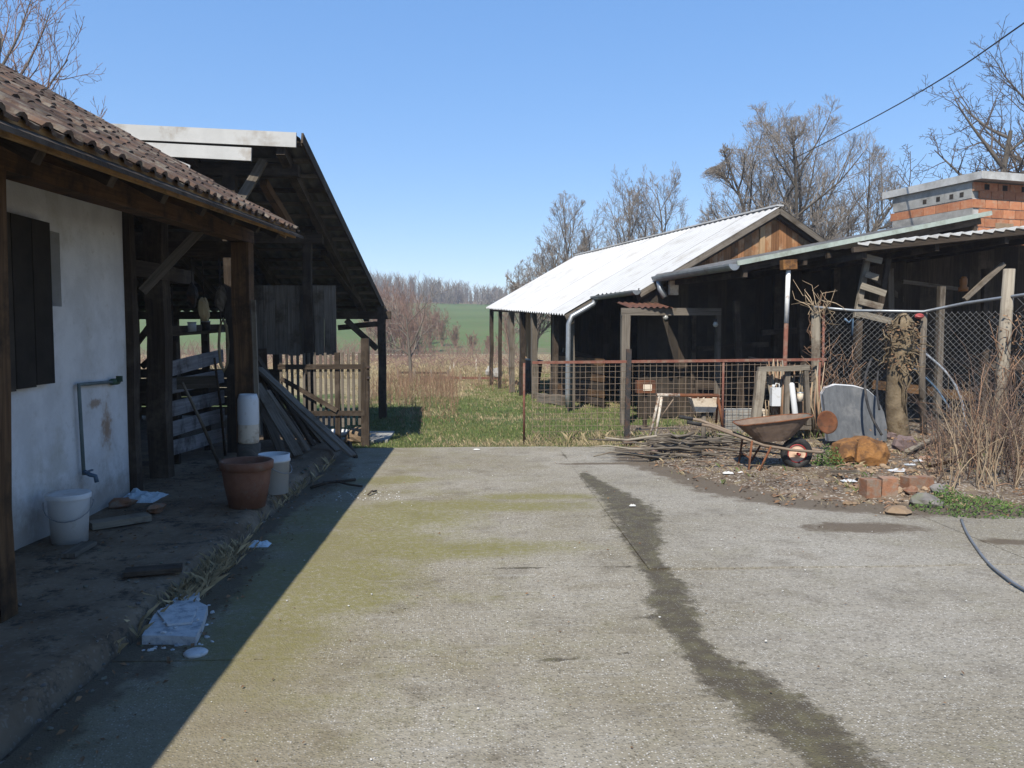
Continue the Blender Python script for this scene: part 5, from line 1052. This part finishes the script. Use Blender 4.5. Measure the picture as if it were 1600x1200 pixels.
for k in range(2600):
    x, y = rr(2, 7.5), rr(6.6, 11.9); d = soil_d(x, y) + nz(x, y, 1.4) * .3
    if d > -.1 and random.random() < .9: leaf(mb, x, y, sz(x, y) + .006, rr(.01, .03))
for k in range(330):
    x, y = rr(-1.7, 5), rr(2.6, 11.3); leaf(mb, x, y, .008, rr(.005, .013))
for k in range(900): leaf(mb, rr(-3.1, -1.85) if k % 2 else rr(-1.75, -1.4), rr(3, 10), .112 if k % 2 else .012, rr(.006, .02))
tag(mb.build('leaf_litter', W['leaf_dead'], kind='stuff'), 'brown dead leaves scattered over the bare earth and concrete', 'leaf litter')
mb = MB()
for k in range(150):
    x, y = rr(2.2, 7), rr(7.2, 11.6)
    if soil_d(x, y) > .05: a = rr(0, 6.28); l = rr(.06, .3); z = sz(x, y) + .012; mb.tube([(x, y, z), (x + l * .5 * math.cos(a), y + l * .5 * math.sin(a), z + .02), (x + l * math.cos(a + .2), y + l * math.sin(a + .2), z)], rr(.003, .007), 4)
tag(mb.build('twig_litter', W['cane'], kind='stuff'), 'small broken twigs strewn over the bare earth on the right', 'twig litter')
mb = MB()
for k in range(230):
    x, y = (rr(-1.3, 5), rr(2.6, 11)) if k % 3 else (rr(2.2, 6.5), rr(7, 10)); z = 0.004 if soil_d(x, y) < 0 else sz(x, y); s = rr(.002, .006) * (1.4 if k % 3 == 0 else 1); mb.rock((x, y, z + s * .5), s * 1.3, s, s * .7, n=4)
for k in range(60):
    p = gr(rr(525, 625), rr(768, 782)); s = rr(.004, .010); mb.rock((p.x, p.y, .005), s, s, s * .5, n=4)
tag(mb.build('gravel', W['chip'], kind='stuff'), 'pale stone chips scattered on the concrete yard', 'gravel')
dv = thing('dry_vine', 'bare dry vine twisting off the fence corner towards the support pole', 'vine', (C1.x, 12.2, 1.9)); mb = MB(); m2 = MB()
for k in range(18):
    p0 = at(rr(1270, 1300), rr(470, 492), 12.15); q1 = at(rr(1232, 1270), rr(425, 480), 12.4) if k % 2 else at(rr(1255, 1330), rr(440, 520), 12.1)
    mb.tube([p0, (p0 * 2 + q1) / 3 + V((rr(-.08, .08), 0, rr(-.1, .1))), (p0 + q1 * 2) / 3 + V((rr(-.08, .08), 0, rr(-.1, .1))), q1], [.007, .006, .004, .0025], 5)
for k in range(120):
    x = rr(1284, 1345) if k % 3 else rr(1262, 1290); p0 = at(x, rr(560, 640) if k % 3 else rr(485, 640), 12.25); m2.tube([p0, p0 + V((rr(-.1, .1), rr(-.05, .1), rr(.0, .2))), p0 + V((rr(-.2, .2), rr(-.1, .1), rr(.05, .4)))], [.006, .005, .003], 4)
mb.build('vine_stem', W['stick'], dv, kind='stuff'); m2.build('vine_twigs', W['cane'], dv, kind='stuff')
dv2 = thing('dead_creeper', 'dead creeper with rusty leaves on the tall right fence post', 'creeper', (7.5, 11, 0)); mb = MB(); m2 = MB()
qx = at(1577, 420, 11.05).x
for k in range(160):
    p = V((qx + rr(-.2, .3), 11.0 + rr(-.12, .1), 1.9 * random.random() ** .6)); a = V((rr(-1, 1), rr(-1, 1), rr(-1, 1))).normalized(); b = a.orthogonal().normalized(); s = rr(.012, .03); m2.add([p, p + a * s + b * s * .5, p + a * s * 2, p + a * s - b * s * .5], [[0, 1, 2, 3]])
for k in range(40):
    p = V((qx + rr(-.15, .2), 11.0 + rr(-.12, .05), rr(.0, 1.5))); mb.tube([p, p + V((rr(-.1, .1), rr(-.05, .05), .2)), p + V((rr(-.25, .25), rr(-.1, .05), rr(.2, .5)))], [.007, .006, .003], 4)
m2.build('dead_leaves', W['leaf_dead'], dv2, kind='stuff'); mb.build('stems', W['cane'], dv2, kind='stuff')
# ------------------------------------------------------------------ grass
mb = MB(); m2 = MB()
for k in range(260):
    x, y = rr(2.1, 7), rr(7, 11.8)
    if soil_d(x, y) > -.05: tufts(mb if k % 3 else m2, [(x, y, sz(x, y) - .01)], 7, .02, .09, .07, .0022, 1.2)
for k in range(150):
    x = rr(.8, 5.3); tufts(mb if k % 2 else m2, [(x, 11.95 + rr(-.3, .3), 0)], 8, .05, .2, .09, .0025, .9)
tag(mb.build('dry_tufts', W['straw'], kind='stuff'), 'flattened dry grass tufts on the bare earth round the wheelbarrow', 'grass'); tag(m2.build('green_tufts', W['grass'], kind='stuff'), 'sparse green grass tufts on the bare earth', 'grass')
mb = MB()
for k in range(1500):
    y = 14.5 + 14 * random.random(); x = rr(-2.3 - .05 * (y - 14), -.2 - .03 * (y - 14)) if k % 3 else rr(-2, 1.5)
    if k % 3 == 0 and y < 22: continue
    if y < 17 and x < -1.5: continue
    h = rr(.15, .6) * sstep(13, 20, y); mb.tube([(x, y, -.05), (x + rr(-.05, .05), y, h * .6), (x + rr(-.12, .12), y + rr(-.1, .1), h)], [.005, .004, .003], 3, cap=False)
tag(mb.build('dry_stalks', W['cane'], kind='stuff'), 'reddish brown dry weed stalks beyond the dark open barn', 'weeds')
def field(name, lab, n, mt, dens, h0, h1, x0, x1, y0, y1, w=.003):
    mb = MB(); k = 0; sp = []
    while len(sp) < n and k < n * 30:
        k += 1; y = y0 + (y1 - y0) * random.random() ** 1.7; x = rr(x0 - .02 * (y - 11), x1 - .06 * (y - 11))
        if random.random() < dens(x, y): sp.append((x, y, th(x, y) - .03))
    for p in sp:
        sc = 1 + (p[1] - 11) * .06; tufts(mb, [p], 5, h0 * (.8 + .2 * sc), h1 * (.8 + .2 * sc), .07 * sc, w * sc, .8)
    tag(mb.build(name, W[mt], kind='stuff'), lab, 'grass')
gd = lambda x, y: (.15 + .85 * sstep(-.25, .3, nz(x, y, .55) + .25 * nz(x, y, 2) + .3 * (1 - sstep(17, 26, y)))) * (1 - sstep(3.2, 4.4, x) * (y < 22)) * (1 - sstep(-1.9, -2.3, x) * (y < 16))
field('grass', 'short green grass between the yard and the barns', 16000, 'grass', gd, .015, .055, -2.4, 5, 11.4, 34)
field('straw_grass', 'dry straw coloured grass among the green beyond the yard', 11000, 'straw', lambda x, y: (1.1 - gd(x, y)) * (.55 + .45 * sstep(14, 28, y)) * (1 - sstep(-1.9, -2.3, x) * (y < 16)), .02, .09, -3.2, 6, 11.6, 44)
field('field_grass', 'tall tan grass in the sunken field behind', 8000, 'straw', lambda x, y: 1, .05, .16, -26, 3, 30, 62, .004)
# ------------------------------------------------------------------ trees
def tree(label, base, h, seed, mt='twig', tm='bark', r0=.22, n=(9, 8, 6, 5), up=.35, bare=.25, ang=(24, 48), ln=(.55, .5, .5, .45), tw=.009, name='bare_tree', stems=1, group=None, lean=0, env=None, splay=.34):
    lump = lambda p: 1 + .28 * mnoise.noise(p * .55 + V((seed * 3.1, 0, 0))) + .14 * mnoise.noise(p * 1.6)
    def out(p): return env and p.z > env[0] * .5 and (p.x / env[2]) ** 2 + (p.y / env[2]) ** 2 + ((p.z - env[0]) / env[1]) ** 2 > lump(p) ** 2
    rnd = random.Random(seed); t = thing(name, label, 'tree', base, 0, group); tm_, cm_ = MB(), MB(); U = rnd.uniform
    def grow(p, d, L, r, lv):
        m = (7, 6, 5, 4, 3)[lv]; pts = [p]; rs = [r]; ds = [d]; wob = (.10, .16, .2, .24, .28)[lv]
        for i in range(m):
            d = (d + V((U(-wob, wob), U(-wob, wob), U(-wob, wob) + up * (.35 if lv else .1)))).normalized(); p = p + d * (L / m)
            if out(p) and len(pts) > 1: break
            pts.append(p); ds.append(d); rs.append(max(r * (1 - .8 * (i + 1) / m), tw * (.75 if lv > 2 else 1)))
        m = len(pts) - 1
        (tm_ if lv < 2 else cm_).tube(pts, rs, (8, 6, 4, 3, 3)[lv], cap=False, rnd=U(0, 1))
        if lv >= len(n): return
        cnt = n[lv] if lv == 0 else max(2, int(n[lv] * U(.7, 1.25)))
        for k in range(cnt):
            f = (bare if lv == 0 else .18) + (1 - (bare if lv == 0 else .18)) * (k + U(.1, .9)) / cnt; i = min(m - 1, int(f * m)); q = pts[i] + (pts[i + 1] - pts[i]) * (f * m - i)
            dd = ds[i + 1]; a = R(U(*ang)); ax = dd.orthogonal().normalized(); ax.rotate(Matrix.Rotation(k * 2.4 + U(-.5, .5), 3, dd)); nd = (dd * math.cos(a) + ax * math.sin(a)).normalized()
            grow(q, nd, L * ln[lv] * U(.75, 1.2) * (1.15 - .45 * f if lv == 0 else 1 - .3 * f), max(rs[i] * .6, tw), lv + 1)
    for s_ in range(stems):
        a = 6.28 * s_ / max(1, stems) + U(-.4, .4); k = 0 if stems == 1 else splay * (.25 if s_ == 0 else U(.6, 1.2))
        grow(V((U(-.1, .1), U(-.1, .1), -.1)) if stems > 1 else V((0, 0, -.1)), V((math.cos(a) * k + lean, math.sin(a) * k, 1)).normalized(), h * (.78 if stems == 1 else .68) * (1 if s_ == 0 else U(.8, 1)), r0 * (1 if stems == 1 else .75), 0)
    tm_.build('trunk', W[tm], t, local=True); cm_.build('crown', W[mt], t, local=True); return t
def tb(x, Y): p = at(x, 560, Y); return V((p.x, Y, th(p.x, Y) - .05))
tree('biggest wide crowned bare tree rising behind the barn gable', tb(1240, 34), 14.5, 3, n=(13, 10, 8, 6), stems=7, r0=.22, up=.24, bare=.3, ln=(.42, .46, .5, .5), ang=(24, 52), tw=.0062, env=(6.6, 4.6, 4.0), splay=.55)
for i, (x, Y, h, rx, sd, lab) in enumerate(((1030, 46, 11.2, 2.5, 11, 'rounded bare tree standing behind the middle of the white roof'), (965, 47, 11.2, 2.3, 17, 'bare tree between the rounded one and the smaller left ones'), (888, 48, 9.8, 2.2, 23, 'slim bare tree second from the left behind the white roof'), (836, 50, 7.6, 1.7, 31, 'lowest bare tree at the far left end of the white roof'))):
    tree(lab, tb(x, Y), h * 1.3, sd, n=(12, 9, 7, 5), stems=4, r0=.17, up=.28, bare=.25, ln=(.38, .46, .5, .5), ang=(22, 48), tw=.0082, group='bare trees behind the white roof', env=(h * .57, h * .44, rx), splay=.38)
tree('dark spreading bare tree at the right edge above the brick building', tb(1560, 27), 10.8, 41, mt='twig_dark', tm='bark', n=(12, 8, 6, 4), r0=.3, up=.06, bare=.4, ang=(40, 72), ln=(.52, .5, .5, .45), tw=.01)
tree('tall dark bare tree cut by the right picture edge', tb(1640, 33), 15.0, 44, mt='twig_dark', n=(11, 8, 6, 4), r0=.3, up=.2, ang=(30, 55), ln=(.45, .5, .5, .45), tw=.01)
tree('reddish budding bare tree above the tiled roof at the far left', tb(10, 26), 14.2, 51, mt='twig_red', n=(12, 9, 7, 4), r0=.25, up=.35, ang=(25, 50), ln=(.42, .5, .5, .45), tw=.009)
tree('thin pale bare tree right of the biggest one', tb(1395, 52), 11.5, 57, n=(12, 7, 6, 3), r0=.14, up=.4, ang=(18, 36), ln=(.36, .45, .5, .4), tw=.011)
tree('slender bare tree farther right behind the brick building', tb(1440, 55), 11, 58, n=(12, 7, 5, 3), r0=.14, up=.4, ang=(18, 36), ln=(.36, .45, .5, .4), tw=.011)
tree('small open branched orchard tree in the tan grass beyond the yard', tb(641, 26.5), 3.0, 61, mt='twig', tm='bark', n=(7, 6, 4), r0=.07, up=.15, ang=(35, 60), ln=(.75, .55, .5), tw=.006, bare=.3)
sap = [(596, 62, 7.2), (609, 68, 6.4), (627, 72, 7.6), (634, 64, 5.2), (648, 78, 6.8), (655, 66, 4.4), (672, 74, 5.0), (692, 82, 4.6), (602, 66, 6.8), (618, 78, 7.6), (640, 70, 6.6), (662, 84, 6.0), (584, 72, 7.2), (684, 90, 4.2), (712, 80, 3.0), (738, 76, 2.2), (765, 74, 2.0), (797, 60, 5.0)]
labs = ['sapling touching the dark barn roof edge', 'reddish sapling close behind the dark barn post', 'thin tall sapling left of the small orchard tree', 'short sapling directly behind the orchard tree trunk', 'tall sapling right behind the orchard tree crown', 'small sapling right of the orchard tree', 'middle sized sapling left of the green slope', 'sapling at the left border of the green slope', 'thin reddish sapling just right of the dark barn post', 'tallest reddish sapling by the dark barn eave', 'reddish sapling above the small orchard tree', 'reddish sapling in the middle of the field view', 'reddish sapling partly hidden by the dark barn eave', 'short sapling before the green hill centre', 'low sapling on the green slope', 'low bushy sapling lower on the slope', 'lowest sapling near the barn far end', 'sapling at the far end of the white roof']
for (x, Y, h), lab, i in zip(sap, labs, range(30)): tree(lab, tb(x, Y), h, 70 + i, mt='twig_red', tm='twig_red', n=(12, 7, 5), r0=.05, up=.4, bare=.08, ang=(18, 44), ln=(.42, .5, .5), tw=.010, name='sapling', stems=3, group='saplings in the field')
# far wood on the ridge
mb = MB(); rnd = random.Random(5)
for k in range(1100):
    y = rnd.uniform(236, 290); x = rnd.uniform(-95, 45); z = hz(x, y); h = rnd.uniform(3.0, 8.0) * max(.35, 1 - .012 * (x + 20)); p = V((x, y, z - .2))
    mb.tube([p, p + V((rnd.uniform(-.4, .4), 0, h))], [.09, .04], 3, cap=False)
    for q in range(40):
        f = rnd.uniform(.0, .95) ** 1.3; b = p + V((0, 0, h * f)); l = h * rnd.uniform(.15, .42); a = rnd.uniform(0, 6.28); d = V((math.cos(a) * .6, math.sin(a) * .6, 1)).normalized() * l; mb.tube([b, b + d * .5 + V((0, 0, .1)), b + d], [.055, .045, .025], 3, cap=False)
tag(mb.build('far_wood', W['twig'], kind='stuff'), 'brown leafless wood along the ridge of the green hill', 'wood')
mb = MB()
for k in range(2600):
    y = rnd.uniform(36, 74); x = rnd.uniform(-26, 4); z = th(x, y); a = rnd.uniform(0, 6.28); h = rnd.uniform(.25, .8) * (2.0 if y > 58 else 1); p = V((x, y, z - .1)); mb.tube([p, p + V((rnd.uniform(-.3, .3), 0, h * .5)), p + V((rnd.uniform(-.6, .6), 0, h))], [.02, .015, .008], 3, cap=False)
tag(mb.build('scrub', W['twig_red'], kind='stuff'), 'brown scrub at the foot of the green hill', 'scrub')
# far little things: posts, rails, barrel
for x, y0, y1, Y, lab in ((744, 560, 592, 33, 'tallest thin white stake standing in the dry field'), (703, 572, 592, 34, 'short white stake left of the tallest one'), (709, 566, 590, 36, 'slim pale stake close to the short one'), (783, 575, 606, 25.8, 'pale stake at the far end of the barn')):
    a, b = at(x, y1, Y), at(x, y0, Y); solo(MB().bar((b.x, Y, th(b.x, Y) - .1), b, .05, .04, up=(0, 1, 0)), 'stake', W['flaky'], lab, 'stake', (b.x, Y, 0), 'pale stakes in the dry field')
for i, (xa, xb, y, Y, lab) in enumerate(((622, 700, 582, 30, 'low dark rail fence in the field left of the white stakes'), (690, 780, 590, 28.5, 'low reddish rail fence before the barn end'))):
    t = thing('rail_fence', lab, 'fence', at((xa + xb) / 2, y, Y))
    a, b = at(xa, y, Y), at(xb, y + 1, Y); MB().bar(a, b, .05, .08).build('rail', W['rail_red' if i else 'wood_dark'], t)
    for f in (0, .33, .66, 1): p = a + (b - a) * f; MB().bar((p.x, p.y, -.15), (p.x, p.y, p.z + .12), .07, .07, up=(0, 1, 0)).build('post', W['wood_pale'], t)
p = gr(826, 613); t = thing('barrel', 'dark blue grey barrel leaning at the barn far corner', 'barrel', p + V((0, 0, .02)), .3); t.rotation_euler = (0, .12, 0)
MB().lathe([(0, 0), (.27, 0), (.28, .02), (.28, .28), (.29, .3), (.28, .32), (.28, .56), (.29, .58), (.28, .6), (.28, .84), (.27, .86), (0, .85)], 22).build('drum', W['iron_dark'], t, local=True); MB().lathe([(.28, .84), (.29, .85), (.29, .88), (.27, .88), (.27, .85)], 22).build('rim', W['galv'], t, local=True)
for x, y, lab in ((766, 580, 'small white bundle on the ground at the barn far end'), (778, 583, 'second small white bundle right of the first')):
    p = gr(x, y + 14); solo(MB().rock(p + V((0, 0, .3)), .16, .14, .2), 'sack', W['mortar'], lab, 'sack', p)
p = gr(872, 632); plank1('grey log lying in the grass beside the down pipe', gr(845, 628, 0), gr(888, 634, 0), .22, .2, 'wood_grey', 'log', 'log', .02)
# ------------------------------------------------------------------ air
if HAZE:
    mb = MB(); x0, x1, y0, y1, z0, z1 = -430, 430, -60, 620, -14, 24
    mb.add([(x0, y0, z0), (x1, y0, z0), (x1, y1, z0), (x0, y1, z0), (x0, y0, z1), (x1, y0, z1), (x1, y1, z1), (x0, y1, z1)], [[3, 2, 1, 0], [4, 5, 6, 7], [0, 1, 5, 4], [1, 2, 6, 5], [2, 3, 7, 6], [3, 0, 4, 7]])
    hm = bpy.data.materials.new('haze'); hm.use_nodes = True; hn = hm.node_tree.nodes; hn.remove(hn['Principled BSDF'])
    pv = hn.new('ShaderNodeVolumePrincipled'); pv.inputs['Color'].default_value = (.82, .88, 1, 1); pv.inputs['Density'].default_value = HAZE; pv.inputs['Anisotropy'].default_value = .2
    hm.node_tree.links.new(pv.outputs[0], hn['Material Output'].inputs['Volume'])
    mb.build('haze', hm, kind='stuff')
